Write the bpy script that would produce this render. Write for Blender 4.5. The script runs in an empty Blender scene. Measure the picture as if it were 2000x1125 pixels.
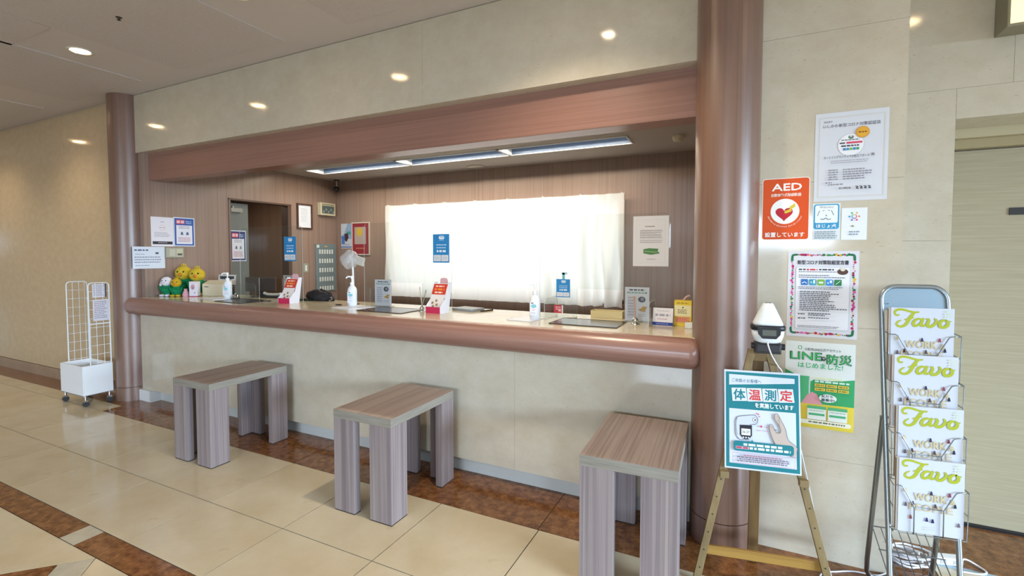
import bpy, math, random
from math import sin, cos, pi, radians
from mathutils import Matrix, Vector
random.seed(7)
SC = bpy.context.scene
COL = SC.collection

# ------------------------------------------------------------------ camera, world, large lights, exposure
def make_camera():
    yaw, pitch, roll = .451477, .04113, .00057
    f_px, cx, cy = 932.495, 1000.0, 534.465
    right = Vector((cos(yaw), sin(yaw), 0)); fwd = Vector((-sin(yaw), cos(yaw), 0)); up = Vector((0, 0, 1))
    f2 = cos(pitch) * fwd - sin(pitch) * up
    u2 = cos(pitch) * up + sin(pitch) * fwd
    r = cos(roll) * right + sin(roll) * u2
    u = -sin(roll) * right + cos(roll) * u2
    cam = bpy.data.cameras.new('camera')
    cam.sensor_fit = 'HORIZONTAL'; cam.sensor_width = 36.0
    cam.lens = 36.0 * f_px / 2000.0
    cam.shift_x = (1000.0 - cx) / 2000.0
    cam.shift_y = (cy - 562.5) / 2000.0
    cam.clip_start = .05; cam.clip_end = 100
    o = bpy.data.objects.new('camera', cam); COL.objects.link(o)
    m = Matrix((r, u, -f2)).transposed().to_4x4(); m.translation = Vector((0, 0, 1.42))
    o.matrix_world = m
    SC.camera = o
make_camera()

VS = SC.view_settings
SC.display_settings.display_device = 'sRGB'
VS.view_transform = 'Standard'; VS.look = 'None'; VS.gamma = 1.0; VS.use_curve_mapping = False
VS.exposure = 0.12

W = bpy.data.worlds.new('world'); SC.world = W; W.use_nodes = True
W.node_tree.nodes['Background'].inputs[0].default_value = (.80, .90, 1.0, 1)
W.node_tree.nodes['Background'].inputs[1].default_value = 1.0

def area_light(name, loc, direction, sx, sy, energy, color, spread=180):
    L = bpy.data.lights.new(name, 'AREA'); L.shape = 'RECTANGLE'; L.size = sx; L.size_y = sy
    L.energy = energy; L.color = color; L.spread = radians(spread)
    o = bpy.data.objects.new(name, L); COL.objects.link(o)
    o.location = loc
    o.rotation_euler = Vector(direction).to_track_quat('-Z', 'Y').to_euler()
    return o
# daylight through the lobby's glazing (to the right of and behind the camera) and through the office window behind the curtain
area_light('daylight_right', (11.0, -1.8, 2.9), (-1, .14, -.18), 6.0, 2.6, 3500, (.60, .79, 1.0))
area_light('daylight_entrance', (.2, -9.0, 2.9), (-.05, 1, -.2), 6.0, 2.6, 1450, (.66, .82, 1.0))
area_light('daylight_office', (-2.66, 5.28, 1.46), (0, -1, 0), 3.3, 1.4, 13, (1.0, .99, .96))

# ------------------------------------------------------------------ helpers
def lin(h):
    h = h.lstrip('#')
    out = []
    for i in (0, 2, 4):
        c = int(h[i:i + 2], 16) / 255
        out.append(c / 12.92 if c <= .04045 else ((c + .055) / 1.055) ** 2.4)
    return tuple(out) + (1,)

MATS = {}
def plain(hexc, rough=.55, metal=0.0, spec=.5, name=None, emit=0.0, coat=0.0):
    key = (hexc, rough, metal, spec, emit, coat)
    if key in MATS: return MATS[key]
    m = bpy.data.materials.new(name or 'plain_' + hexc.lstrip('#')); m.use_nodes = True
    b = m.node_tree.nodes['Principled BSDF']
    b.inputs['Base Color'].default_value = lin(hexc)
    b.inputs['Roughness'].default_value = rough
    b.inputs['Metallic'].default_value = metal
    b.inputs['Specular IOR Level'].default_value = spec
    b.inputs['Coat Weight'].default_value = coat
    if emit:
        b.inputs['Emission Color'].default_value = lin(hexc)
        b.inputs['Emission Strength'].default_value = emit
    MATS[key] = m
    return m

def noise_mat(name, cols, scale=(1, 1, 1), nscale=4, detail=6, rough=.4, nrough=.6, pos=None, spec=.5, rand=0.0, metal=0.0, bump=0.0, dist=0.0, second=None, coat=0.0):
    """colour ramp over a (stretched) noise in object space; rand = brightness change from piece to piece"""
    m = bpy.data.materials.new(name); m.use_nodes = True
    nt = m.node_tree; N = nt.nodes; L = nt.links
    b = N['Principled BSDF']
    tc = N.new('ShaderNodeTexCoord'); mp = N.new('ShaderNodeMapping'); mp.inputs['Scale'].default_value = scale
    L.new(tc.outputs['Object'], mp.inputs['Vector'])
    vec = mp.outputs['Vector']
    oi = N.new('ShaderNodeObjectInfo')
    if rand:
        ad = N.new('ShaderNodeVectorMath'); ad.operation = 'ADD'
        sc = N.new('ShaderNodeVectorMath'); sc.operation = 'SCALE'; sc.inputs[0].default_value = (37, 19, 11)
        L.new(oi.outputs['Random'], sc.inputs['Scale']); L.new(vec, ad.inputs[0]); L.new(sc.outputs[0], ad.inputs[1]); vec = ad.outputs[0]
    no = N.new('ShaderNodeTexNoise'); no.inputs['Scale'].default_value = nscale; no.inputs['Detail'].default_value = detail
    no.inputs['Roughness'].default_value = nrough; no.inputs['Distortion'].default_value = dist
    L.new(vec, no.inputs['Vector'])
    cr = N.new('ShaderNodeValToRGB'); e = cr.color_ramp.elements
    pos = pos or [.3 + .4 * i / (len(cols) - 1) for i in range(len(cols))]
    e[0].position = pos[0]; e[0].color = lin(cols[0]); e[1].position = pos[-1]; e[1].color = lin(cols[-1])
    for p, c in list(zip(pos, cols))[1:-1]:
        x = e.new(p); x.color = lin(c)
    L.new(no.outputs['Fac'], cr.inputs['Fac'])
    out = cr.outputs['Color']
    if second:                                   # (colour, stretched scale, noise scale, low, high): sparse darker marks
        c2, sc2, ns2, lo, hi = second
        mp2 = N.new('ShaderNodeMapping'); mp2.inputs['Scale'].default_value = sc2; L.new(tc.outputs['Object'], mp2.inputs['Vector'])
        n2 = N.new('ShaderNodeTexNoise'); n2.inputs['Scale'].default_value = ns2; n2.inputs['Detail'].default_value = 4; L.new(mp2.outputs[0], n2.inputs['Vector'])
        mr = N.new('ShaderNodeMapRange'); mr.inputs['From Min'].default_value = lo; mr.inputs['From Max'].default_value = hi; L.new(n2.outputs['Fac'], mr.inputs['Value'])
        mx = N.new('ShaderNodeMix'); mx.data_type = 'RGBA'; L.new(mr.outputs[0], mx.inputs['Factor']); L.new(out, mx.inputs['A']); mx.inputs['B'].default_value = lin(c2); out = mx.outputs['Result']
    if rand:
        hs = N.new('ShaderNodeHueSaturation')
        mr = N.new('ShaderNodeMapRange'); mr.inputs['To Min'].default_value = 1 - rand; mr.inputs['To Max'].default_value = 1 + rand
        L.new(oi.outputs['Random'], mr.inputs['Value']); L.new(mr.outputs[0], hs.inputs['Value']); L.new(out, hs.inputs['Color']); out = hs.outputs['Color']
    L.new(out, b.inputs['Base Color'])
    b.inputs['Roughness'].default_value = rough; b.inputs['Specular IOR Level'].default_value = spec; b.inputs['Metallic'].default_value = metal
    b.inputs['Coat Weight'].default_value = coat; b.inputs['Coat Roughness'].default_value = .05
    if bump:
        bp = N.new('ShaderNodeBump'); bp.inputs['Strength'].default_value = bump; bp.inputs['Distance'].default_value = .002
        L.new(no.outputs['Fac'], bp.inputs['Height']); L.new(bp.outputs[0], b.inputs['Normal'])
    return m

def clear_mat(name, tint, gloss=.08, rough=.02, haze=0.0, hazecol='#FFFFFF'):
    """thin clear plastic: see-through with a fresnel reflection and an optional milky share"""
    m = bpy.data.materials.new(name); m.use_nodes = True
    nt = m.node_tree; N = nt.nodes; L = nt.links; N.remove(N['Principled BSDF'])
    tr = N.new('ShaderNodeBsdfTransparent'); tr.inputs[0].default_value = lin(tint)
    gl = N.new('ShaderNodeBsdfGlossy'); gl.inputs['Roughness'].default_value = rough
    lw = N.new('ShaderNodeLayerWeight'); lw.inputs['Blend'].default_value = .5
    pw = N.new('ShaderNodeMath'); pw.operation = 'POWER'; pw.inputs[1].default_value = 4.5; L.new(lw.outputs['Facing'], pw.inputs[0])
    fr = N.new('ShaderNodeMath'); fr.operation = 'MULTIPLY_ADD'; fr.inputs[1].default_value = .55; fr.inputs[2].default_value = gloss * .5; L.new(pw.outputs[0], fr.inputs[0])
    mx = N.new('ShaderNodeMixShader'); L.new(fr.outputs[0], mx.inputs[0]); L.new(tr.outputs[0], mx.inputs[1]); L.new(gl.outputs[0], mx.inputs[2])
    out = mx.outputs[0]
    if haze:
        df = N.new('ShaderNodeBsdfDiffuse'); df.inputs[0].default_value = lin(hazecol)
        m2 = N.new('ShaderNodeMixShader'); m2.inputs[0].default_value = haze
        L.new(out, m2.inputs[1]); L.new(df.outputs[0], m2.inputs[2]); out = m2.outputs[0]
    L.new(out, N['Material Output'].inputs['Surface'])
    return m

def cloth_mat(name, col, trans=.5):
    m = bpy.data.materials.new(name); m.use_nodes = True
    nt = m.node_tree; N = nt.nodes; L = nt.links; N.remove(N['Principled BSDF'])
    d = N.new('ShaderNodeBsdfDiffuse'); d.inputs[0].default_value = lin(col)
    t = N.new('ShaderNodeBsdfTranslucent'); t.inputs[0].default_value = lin(col)
    mx = N.new('ShaderNodeMixShader'); mx.inputs[0].default_value = trans
    L.new(d.outputs[0], mx.inputs[1]); L.new(t.outputs[0], mx.inputs[2]); L.new(mx.outputs[0], N['Material Output'].inputs['Surface'])
    return m

MARBLE = noise_mat('cream_marble', ['#C1B6A2', '#C5BBA8', '#C9C0AE', '#CDC4B3'], (1, 1, 1.3), 7.5, 9, .09, .72, spec=.5, dist=.1, second=('#A39780', (9, 9, 24), 6.0, .66, .80))
MARBLE_WARM = noise_mat('warm_marble', ['#C3AD8C', '#C8B292', '#CDB899'], (1.2, 1.2, 1.6), 9.0, 9, .09, .7, spec=.5, dist=.1)
STONE_TILE = noise_mat('cream_stone_tile', ['#C6B493', '#CDBD9F', '#D3C5A9'], (1, 1, 1), 3.0, 8, .12, .65, spec=.5, rand=.03, second=('#B8A27E', (3, 3, 3), 2.4, .66, .86))
BROWN_STONE = noise_mat('brown_stone', ['#4C2E18', '#6E4424', '#885A34', '#9E6E44'], (1, 1, 1), 24, 8, .12, .7, spec=.5, rand=.05)
PALE_STONE = noise_mat('pale_grey_stone', ['#AFA590', '#BDB4A0', '#C8C0AE'], (1, 1, 1), 9, 8, .13, .7, spec=.5)
GROUT = plain('#463B30', .8)
COLUMN_WOOD = noise_mat('column_laminate', ['#6F5346', '#77594B', '#7F6051', '#715547'], (40, 40, .35), 1.6, 4, .36, .6, spec=.7, coat=.5)
COLUMN_WOOD.node_tree.nodes['Principled BSDF'].inputs['Coat Roughness'].default_value = .33
BEAM_WOOD = noise_mat('beam_laminate', ['#876256', '#8F695C', '#977063', '#896458'], (.35, 50, 50), 1.6, 4, .30, .6, spec=.6)
OFFICE_WOOD = noise_mat('office_wall_laminate', ['#877063', '#90796C', '#998375', '#8B7468'], (30, 30, .25), 1.3, 5, .34, .65, spec=.45)
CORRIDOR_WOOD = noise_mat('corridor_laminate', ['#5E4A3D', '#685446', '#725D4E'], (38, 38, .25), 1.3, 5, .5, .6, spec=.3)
STOOL_V = noise_mat('stool_laminate_upright', ['#74686A', '#827576', '#938684', '#7D7071', '#9C908B'], (20, 20, .2), 1.5, 3, .5, .55, spec=.4, rand=.02)
STOOL_TOP = noise_mat('stool_laminate_top', ['#74665F', '#88786F', '#9B897F', '#807067', '#A49288'], (20, .22, 20), 1.5, 4, .45, .65, spec=.4, rand=.02)
STOOL_EDGE = noise_mat('stool_edge_band', ['#7B756B', '#8C867B', '#989286'], (2, 2, 60), 2, 4, .5, .6, spec=.4)
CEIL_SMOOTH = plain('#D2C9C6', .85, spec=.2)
CEIL_PANEL = noise_mat('acoustic_ceiling_panel', ['#C8BFBC', '#CEC5C2', '#D4CBC8'], (60, 22, 1), 3, 3, .9, .5, spec=.1, bump=.6)
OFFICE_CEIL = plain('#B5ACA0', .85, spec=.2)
DOOR_LAM = noise_mat('door_laminate', ['#A2977B', '#A79C81', '#ADA288'], (3, 3, 90), 1.2, 3, .5, .5, spec=.3)
COUNTER_STONE = noise_mat('counter_stone', ['#BFB295', '#CBBFA4', '#D3C8B0'], (1, 1, 1), 5, 8, .12, .65, spec=.5)
KICK = noise_mat('grey_kick_plate', ['#C0C1BD', '#C8C9C5'], (1, 1, 1), 3, 3, .35, .5)
WHITE_PAINT = plain('#E4E6E6', .38)
WHITE_PLASTIC = plain('#EDEFF0', .35)
CHROME = plain('#D8DADC', .12, 1.0)
STEEL = plain('#9BA3A8', .36, .9)
GALV = plain('#8C9499', .30, 1.0)
BLACK = plain('#15151A', .45)
DARK = plain('#2A2726', .5)
PAPER = plain('#E9EBF0', .6, spec=.3)
EASEL_WOOD = noise_mat('easel_wood', ['#6C5838', '#7A6642', '#83704C'], (20, 20, 1.2), 2, 4, .5, .6, spec=.4)
ACRYLIC = clear_mat('clear_acrylic', '#F8FAF9', .025, .02, .006)
ACRYLIC_EDGE = clear_mat('acrylic_edge', '#DDE4E2', .1, .1, .35, '#F2F5F4')
POLYBAG = clear_mat('thin_poly_bag', '#EEEFF0', .18, .10, .30, '#F4F5F6')
CURTAIN = cloth_mat('white_curtain_cloth', '#F4F3EE', .55)

class G:
    """collects shapes and links them as one mesh object"""
    def __init__(s):
        s.v = []; s.f = []; s.mi = []; s.sm = []; s.mats = []
    def m(s, mat):
        if mat not in s.mats: s.mats.append(mat)
        return s.mats.index(mat)
    def add(s, verts, faces, mat, smooth=False):
        o = len(s.v); i = s.m(mat); s.v += [tuple(p) for p in verts]
        for f in faces: s.f.append([o + k for k in f]); s.mi.append(i); s.sm.append(smooth)
        return s
    def box(s, x0, x1, y0, y1, z0, z1, mat):
        v = [(x, y, z) for z in (z0, z1) for y in (y0, y1) for x in (x0, x1)]
        return s.add(v, [(0, 2, 3, 1), (4, 5, 7, 6), (0, 1, 5, 4), (2, 6, 7, 3), (0, 4, 6, 2), (1, 3, 7, 5)], mat)
    def poly(s, pts, mat): return s.add(pts, [range(len(pts))], mat)
    def prism(s, pts, a0, a1, axis, mat, side=None, smooth=False):
        """2-D outline extruded along an axis; outline in the two other axes in x,y,z order"""
        def P(p, a): return {'x': (a, p[0], p[1]), 'y': (p[0], a, p[1]), 'z': (p[0], p[1], a)}[axis]
        n = len(pts); A = [P(p, a0) for p in pts]; B = [P(p, a1) for p in pts]
        area = sum(pts[i][0] * pts[(i + 1) % n][1] - pts[(i + 1) % n][0] * pts[i][1] for i in range(n))
        flip = (area > 0) == (axis != 'y')
        fa = list(range(n)); fb = list(range(n))
        s.add(A, [fa[::-1] if flip else fa], mat); s.add(B, [fb if flip else fb[::-1]], mat)
        q = [(i, (i + 1) % n, n + (i + 1) % n, n + i) for i in range(n)]
        if not flip: q = [t[::-1] for t in q]
        return s.add(A + B, q, side or mat, smooth)
    def cyl(s, p0, p1, r0, mat, r1=None, n=16, caps=True):
        r1 = r0 if r1 is None else r1
        p0 = Vector(p0); p1 = Vector(p1); d = (p1 - p0).normalized()
        a = d.orthogonal().normalized(); b = d.cross(a)
        A = [p0 + r0 * (cos(2 * pi * i / n) * a + sin(2 * pi * i / n) * b) for i in range(n)]
        B = [p1 + r1 * (cos(2 * pi * i / n) * a + sin(2 * pi * i / n) * b) for i in range(n)]
        s.add(A + B, [(i, (i + 1) % n, n + (i + 1) % n, n + i) for i in range(n)], mat, True)
        if caps:
            s.add(A, [list(range(n))[::-1]], mat); s.add(B, [list(range(n))], mat)
        return s
    def tube(s, path, r, mat, n=8, closed=False):
        P = [Vector(p) for p in path]; k = len(P); rings = []; prev = None
        for i in range(k):
            if closed: t = (P[(i + 1) % k] - P[i - 1])
            else: t = (P[min(i + 1, k - 1)] - P[max(i - 1, 0)])
            t.normalize()
            if prev is None: a = t.orthogonal().normalized()
            else:
                a = prev - t * prev.dot(t)
                a = a.normalized() if a.length > 1e-6 else t.orthogonal().normalized()
            prev = a; b = t.cross(a)
            rings.append([P[i] + r * (cos(2 * pi * j / n) * a + sin(2 * pi * j / n) * b) for j in range(n)])
        v = [p for ring in rings for p in ring]; f = []
        for i in range(k if closed else k - 1):
            i2 = (i + 1) % k
            for j in range(n): f.append((i * n + j, i * n + (j + 1) % n, i2 * n + (j + 1) % n, i2 * n + j))
        s.add(v, f, mat, True)
        if not closed:
            s.add(rings[0], [list(range(n))[::-1]], mat); s.add(rings[-1], [list(range(n))], mat)
        return s
    def lathe(s, prof, mat, n=24, c=(0, 0, 0), sx=1.0, sy=1.0, smooth=True):
        v = []; f = []
        for r, z in prof:
            for j in range(n): v.append((c[0] + sx * r * cos(2 * pi * j / n), c[1] + sy * r * sin(2 * pi * j / n), c[2] + z))
        for i in range(len(prof) - 1):
            for j in range(n): f.append((i * n + j, i * n + (j + 1) % n, (i + 1) * n + (j + 1) % n, (i + 1) * n + j))
        s.add(v, f, mat, smooth)
        if prof[0][0] > 1e-5: s.add(v[:n], [list(range(n))[::-1]], mat)
        if prof[-1][0] > 1e-5: s.add(v[-n:], [list(range(n))], mat)
        return s
    def ell(s, c, r, mat, nu=18, nv=12, rot=None):
        v = []; f = []
        for i in range(nv + 1):
            th = pi * i / nv
            for j in range(nu):
                p = Vector((r[0] * sin(th) * cos(2 * pi * j / nu), r[1] * sin(th) * sin(2 * pi * j / nu), r[2] * cos(th)))
                if rot: p = rot @ p
                v.append(Vector(c) + p)
        for i in range(nv):
            for j in range(nu): f.append((i * nu + j, (i + 1) * nu + j, (i + 1) * nu + (j + 1) % nu, i * nu + (j + 1) % nu))
        return s.add(v, f, mat, True)
    def build(s, name, parent=None, loc=None, rot=None, bevel=0, seg=2):
        me = bpy.data.meshes.new(name); me.from_pydata(s.v, [], s.f)
        for mt in s.mats: me.materials.append(mt)
        me.polygons.foreach_set('material_index', s.mi); me.polygons.foreach_set('use_smooth', s.sm); me.update()
        o = bpy.data.objects.new(name, me); COL.objects.link(o)
        if parent: o.parent = parent
        if loc: o.location = loc
        if rot: o.rotation_euler = rot
        if bevel:
            b = o.modifiers.new('bevel', 'BEVEL'); b.width = bevel; b.segments = seg; b.limit_method = 'ANGLE'
        return o

def tag(o, label=None, cat=None, group=None, kind=None):
    if label: o['label'] = label
    if cat: o['category'] = cat
    if group: o['group'] = group
    if kind: o['kind'] = kind
    return o
def thing(name, label, cat, loc=(0, 0, 0), rz=0, group=None, kind=None, rot=None):
    o = bpy.data.objects.new(name, None); COL.objects.link(o); o.empty_display_size = .05
    o.location = loc; o.rotation_euler = rot or (0, 0, rz)
    return tag(o, label, cat, group, kind)
def kids(o): return [c for c in KIDS_SOURCE() if c.parent == o]
def KIDS_SOURCE(): return list(COL.objects)
def copy_tree(o, parent=None):
    ch = [c for c in COL.objects if c.parent == o]
    c = o.copy(); COL.objects.link(c)
    if parent: c.parent = parent
    for k in ch: copy_tree(k, c)
    return c

def rrect(x0, x1, z0, z1, r, n=5, corners=(1, 1, 1, 1)):
    """rounded rectangle outline, counter-clockwise from the lower left"""
    out = []
    for (cx, cz, a0), on in zip(((x0 + r, z0 + r, pi), (x1 - r, z0 + r, 1.5 * pi), (x1 - r, z1 - r, 0), (x0 + r, z1 - r, .5 * pi)), corners):
        if on:
            for i in range(n + 1):
                a = a0 + .5 * pi * i / n; out.append((cx + r * cos(a), cz + r * sin(a)))
        else:
            out.append(((x0 if cx == x0 + r else x1), (z0 if cz == z0 + r else z1)))
    return out

class Sheet(G):
    """flat print: a thin sheet facing -y with its lower left corner at the origin; u runs right 0..1, v runs down 0..1"""
    def __init__(s, w, h, col='#E9EBF0', rough=.6, t=.0008, r=0):
        super().__init__(); s.w = w; s.h = h; s.k = 0
        m = plain(col, rough, spec=.3)
        if r: s.prism(rrect(0, w, 0, h, r), 0, t, 'y', m)
        else: s.box(0, w, 0, t, 0, h, m)
    def y(s): s.k += 1; return -.00022 * s.k
    def mat(s, c): return plain(c, .6, spec=.3)
    def pt(s, u, v): return (u * s.w, (1 - v) * s.h)
    def shape(s, pts, col, y=None):
        y = s.y() if y is None else y
        p = [s.pt(*q) for q in pts]
        a = sum(p[i][0] * p[(i + 1) % len(p)][1] - p[(i + 1) % len(p)][0] * p[i][1] for i in range(len(p)))
        if a < 0: p = p[::-1]
        s.poly([(x, y, z) for x, z in p], s.mat(col)); return s
    def rect(s, u0, u1, v0, v1, col, y=None): return s.shape([(u0, v1), (u1, v1), (u1, v0), (u0, v0)], col, y)
    def frame(s, u0, u1, v0, v1, t, col):
        tv = t * s.w / s.h; y = s.y()
        s.rect(u0, u1, v0, v0 + tv, col, y); s.rect(u0, u1, v1 - tv, v1, col, y); s.rect(u0, u0 + t, v0 + tv, v1 - tv, col, y); s.rect(u1 - t, u1, v0 + tv, v1 - tv, col, y); return s
    def rr(s, u0, u1, v0, v1, r, col):
        y = s.y(); s.poly([(x, y, z) for x, z in rrect(u0 * s.w, u1 * s.w, (1 - v1) * s.h, (1 - v0) * s.h, r * s.w)], s.mat(col)); return s
    def disc(s, u, v, r, col, n=24, rv=None, y=None):
        y = s.y() if y is None else y; x, z = s.pt(u, v); R = r * s.w; R2 = (rv or r) * s.w
        s.poly([(x + R * cos(2 * pi * i / n), y, z + R2 * sin(2 * pi * i / n)) for i in range(n)], s.mat(col)); return s
    def stroke(s, pts, wd, col, y=None):
        """brush line through points (u, v); wd = one width or one per point, as a share of the sheet's width"""
        y = s.y() if y is None else y
        P = [Vector(s.pt(*p)) for p in pts]; n = len(P); ws = wd if isinstance(wd, (list, tuple)) else [wd] * n
        Lft = []; Rgt = []
        for i in range(n):
            t = (P[min(i + 1, n - 1)] - P[max(i - 1, 0)]).normalized(); nn = Vector((-t.y, t.x)) * ws[i] * s.w / 2
            Lft.append(P[i] + nn); Rgt.append(P[i] - nn)
        for i in range(n - 1):
            q = [Rgt[i], Rgt[i + 1], Lft[i + 1], Lft[i]]
            s.poly([(p.x, y, p.y) for p in q], s.mat(col))
        for i in (0, n - 1):
            x, z = P[i]; R = ws[i] * s.w / 2
            s.poly([(x + R * cos(2 * pi * k / 10), y - .00002, z + R * sin(2 * pi * k / 10)) for k in range(10)], s.mat(col))
        return s
    def smooth(s, pts, wd, col, y=None, sub=5):
        """stroke through a Catmull-Rom curve"""
        n = len(pts); ws = wd if isinstance(wd, (list, tuple)) else [wd] * n; out = []; wo = []
        for i in range(n - 1):
            p0, p1, p2, p3 = pts[max(i - 1, 0)], pts[i], pts[i + 1], pts[min(i + 2, n - 1)]
            for k in range(sub):
                t = k / sub
                out.append(tuple(.5 * (2 * p1[a] + (p2[a] - p0[a]) * t + (2 * p0[a] - 5 * p1[a] + 4 * p2[a] - p3[a]) * t * t + (3 * p1[a] - p0[a] - 3 * p2[a] + p3[a]) * t ** 3) for a in (0, 1)))
                wo.append(ws[i] * (1 - t) + ws[i + 1] * t)
        out.append(pts[-1]); wo.append(ws[-1])
        return s.stroke(out, wo, col, y)
    def text(s, body, u, v, h, col, bold=0.0, w=None, align='c', rot=0.0, y=None, ital=0.0):
        """text centred on (u, v); h = em height, w = total width, both as shares of the sheet's width"""
        y = s.y() if y is None else y
        c = bpy.data.curves.new('t', 'FONT'); c.body = body; c.resolution_u = 1 if h * s.w < .02 else 2
        o = bpy.data.objects.new('t', c); me = o.to_mesh()
        xs = [q.co.x for q in me.vertices]
        if not xs: o.to_mesh_clear(); return s
        x0, x1 = min(xs), max(xs); zs = [q.co.y for q in me.vertices]; zc = (min(zs) + max(zs)) / 2
        sz = h * s.w; sx = (w * s.w / (x1 - x0)) if w else sz
        ax = {'c': (x0 + x1) / 2, 'l': x0, 'r': x1}[align]
        px, pz = s.pt(u, v); V = []
        for q in me.vertices:
            a = (q.co.x - ax) * sx; b = (q.co.y - zc) * sz; a += ital * b
            V.append((px + a * cos(rot) - b * sin(rot), y, pz + a * sin(rot) + b * cos(rot)))
        F = [list(p.vertices) for p in me.polygons]; bo = bold * sz
        for q, (dx, dz) in enumerate(((0, 0),) if not bo else ((bo, 0), (-bo, 0), (0, bo), (0, -bo), (.7 * bo, .7 * bo), (-.7 * bo, -.7 * bo), (.7 * bo, -.7 * bo), (-.7 * bo, .7 * bo))):
            s.add([(a + dx, b - .00002 * q, c_ + dz) for a, b, c_ in V], F, s.mat(col))
        o.to_mesh_clear(); bpy.data.objects.remove(o); bpy.data.curves.remove(c)
        return s
    def bars(s, u0, u1, v0, dv, n, h, col, seed=1, ragged=.25):
        """rows of small print too fine to read"""
        rnd = random.Random(seed); y = s.y()
        for i in range(n):
            end = u1 - rnd.random() * ragged * (u1 - u0); x = u0
            while x < end:
                L = rnd.uniform(.6, 2.2) * h * s.h / s.w * 1.4
                s.rect(x, min(x + L, end), v0 + i * dv, v0 + i * dv + h, col, y); x += L + h * s.h / s.w * .55
        return s
    def place(s, name, label, cat, loc, rz=0, rot=None, group=None):
        o = s.build(name, None, loc, rot or (0, 0, rz)); return tag(o, label, cat, group)

# ------------------------------------------------------------------ the setting
YW = 2.58            # plane of the marble front
ZC = 2.93            # lobby ceiling
XJ = -5.2            # left office wall
YB = 5.02            # back office wall
ZO = 2.435           # office ceiling
ZT = 1.003           # counter top

def struct(o, label, cat): return tag(o, label, cat, kind='structure')

# floor: bed of joint mortar carrying single tiles
fl = G(); fl.box(-11, 6, -6.2, 5.2, -.06, -.003, GROUT)
floor = struct(fl.build('floor'), 'polished cream stone floor with brown stone borders', 'floor')
gap = .0026
def slab(x0, x1, y0, y1, mat, name='tile'):
    key = (round(x1 - x0, 3), round(y1 - y0, 3), mat.name)
    if key not in slab.cache:
        g = G(); a, b = (x1 - x0) / 2 - gap, (y1 - y0) / 2 - gap
        g.box(-a, a, -b, b, -.012, 0, mat); slab.cache[key] = g
        o = g.build(name, floor, ((x0 + x1) / 2, (y0 + y1) / 2, 0)); slab.mesh[key] = o.data
    else:
        o = bpy.data.objects.new(name, slab.mesh[key]); COL.objects.link(o); o.parent = floor; o.location = ((x0 + x1) / 2, (y0 + y1) / 2, 0)
    return o
slab.cache = {}; slab.mesh = {}
XT = [-4.523 + .6 * i for i in range(-8, 11)]
for a, b in zip(XT[:-1], XT[1:]):
    slab(a, b, 1.655, 2.222 if a > -5.2 else 2.222, STONE_TILE)
    slab(a, b, 1.237, 1.655, STONE_TILE)
for a, b in zip(XT[:-1], XT[1:]):
    if a > -5.2:
        slab(a, b, .51, 1.109, STONE_TILE) if not (-3.4 < a < -2.2) else None
    else: slab(a, b, .51, 1.109, STONE_TILE)
for r in range(5):
    for a, b in zip(XT[:-1], XT[1:]):
        if r == 0: slab(a, b, -.09, .51, STONE_TILE)
rest = G(); rest.box(-11, 6, -6.2, -.09, -.02, 0, STONE_TILE); rest.box(-11, XT[0], -.09, 2.38, -.02, 0, STONE_TILE); rest.box(XT[-1], 6, -.09, 2.77, -.02, 0, STONE_TILE)
tag(rest.build('paving', floor), kind='stuff')
# brown band with pale block, then the diagonal inlay at the lower left of the view
for a, b in ((-8.5, -6.7), (-6.7, -4.9), (-4.9, -3.055), (-2.915, -1.7), (-1.7, .1), (.1, 1.3)): slab(a, b, 1.109, 1.237, BROWN_STONE)
slab(-3.055, -2.915, 1.109, 1.237, PALE_STONE)
def slab_poly(pts, mat):
    g = G(); g.prism(pts, -.012, 0, 'z', mat); g.build('tile', floor)
gq = .0025
slab_poly([(-3.323 + gq, .513), (-3.323 + gq, 1.107), (-2.70, 1.107), (-3.293, .513)], STONE_TILE)
slab_poly([(-2.796, 1.004), (-3.288, .512), (-3.11, .512), (-2.707, .915)], BROWN_STONE)
slab_poly([(-2.697, 1.104), (-2.793, 1.007), (-2.704, .918), (-2.607, 1.015)], PALE_STONE)
slab_poly([(-2.694, 1.107), (-2.603, 1.016), (-3.105, .512), (-2.123, .512), (-2.123, 1.107)], STONE_TILE)
# brown border along the marble front, wider by the counter than along the left wall
for a, b in ((-5.20, -4.53), (-4.53, -2.73), (-2.73, -.93), (-.93, .80)): slab(a, b, 2.222, 2.66, BROWN_STONE, 'border_stone')
for a, b in ((-9.5, -7.7), (-7.7, -5.92), (-5.92, -5.20)): slab(a, b, 2.375, 2.60, BROWN_STONE, 'border_stone')
for a, b in zip(XT[:9], XT[1:9]):
    if b < -5.5: slab(a, b, 2.222, 2.375, STONE_TILE)
slab(-5.723, -5.20, 2.222, 2.375, STONE_TILE)
slab(.80, 2.6, 2.77, 3.45, BROWN_STONE, 'border_stone'); slab(.615, .80, 2.66, 3.45, BROWN_STONE, 'border_stone')
slab(.80, 1.40, 2.225, 2.765, STONE_TILE); slab(1.40, 2.0, 2.225, 2.765, STONE_TILE)
tag(G().box(.80, 2.6, 2.758, 2.782, -.01, .0015, plain('#9DB3BF', .3)).build('trim_strip', floor), 'pale blue metal strip between tile and border')

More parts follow.
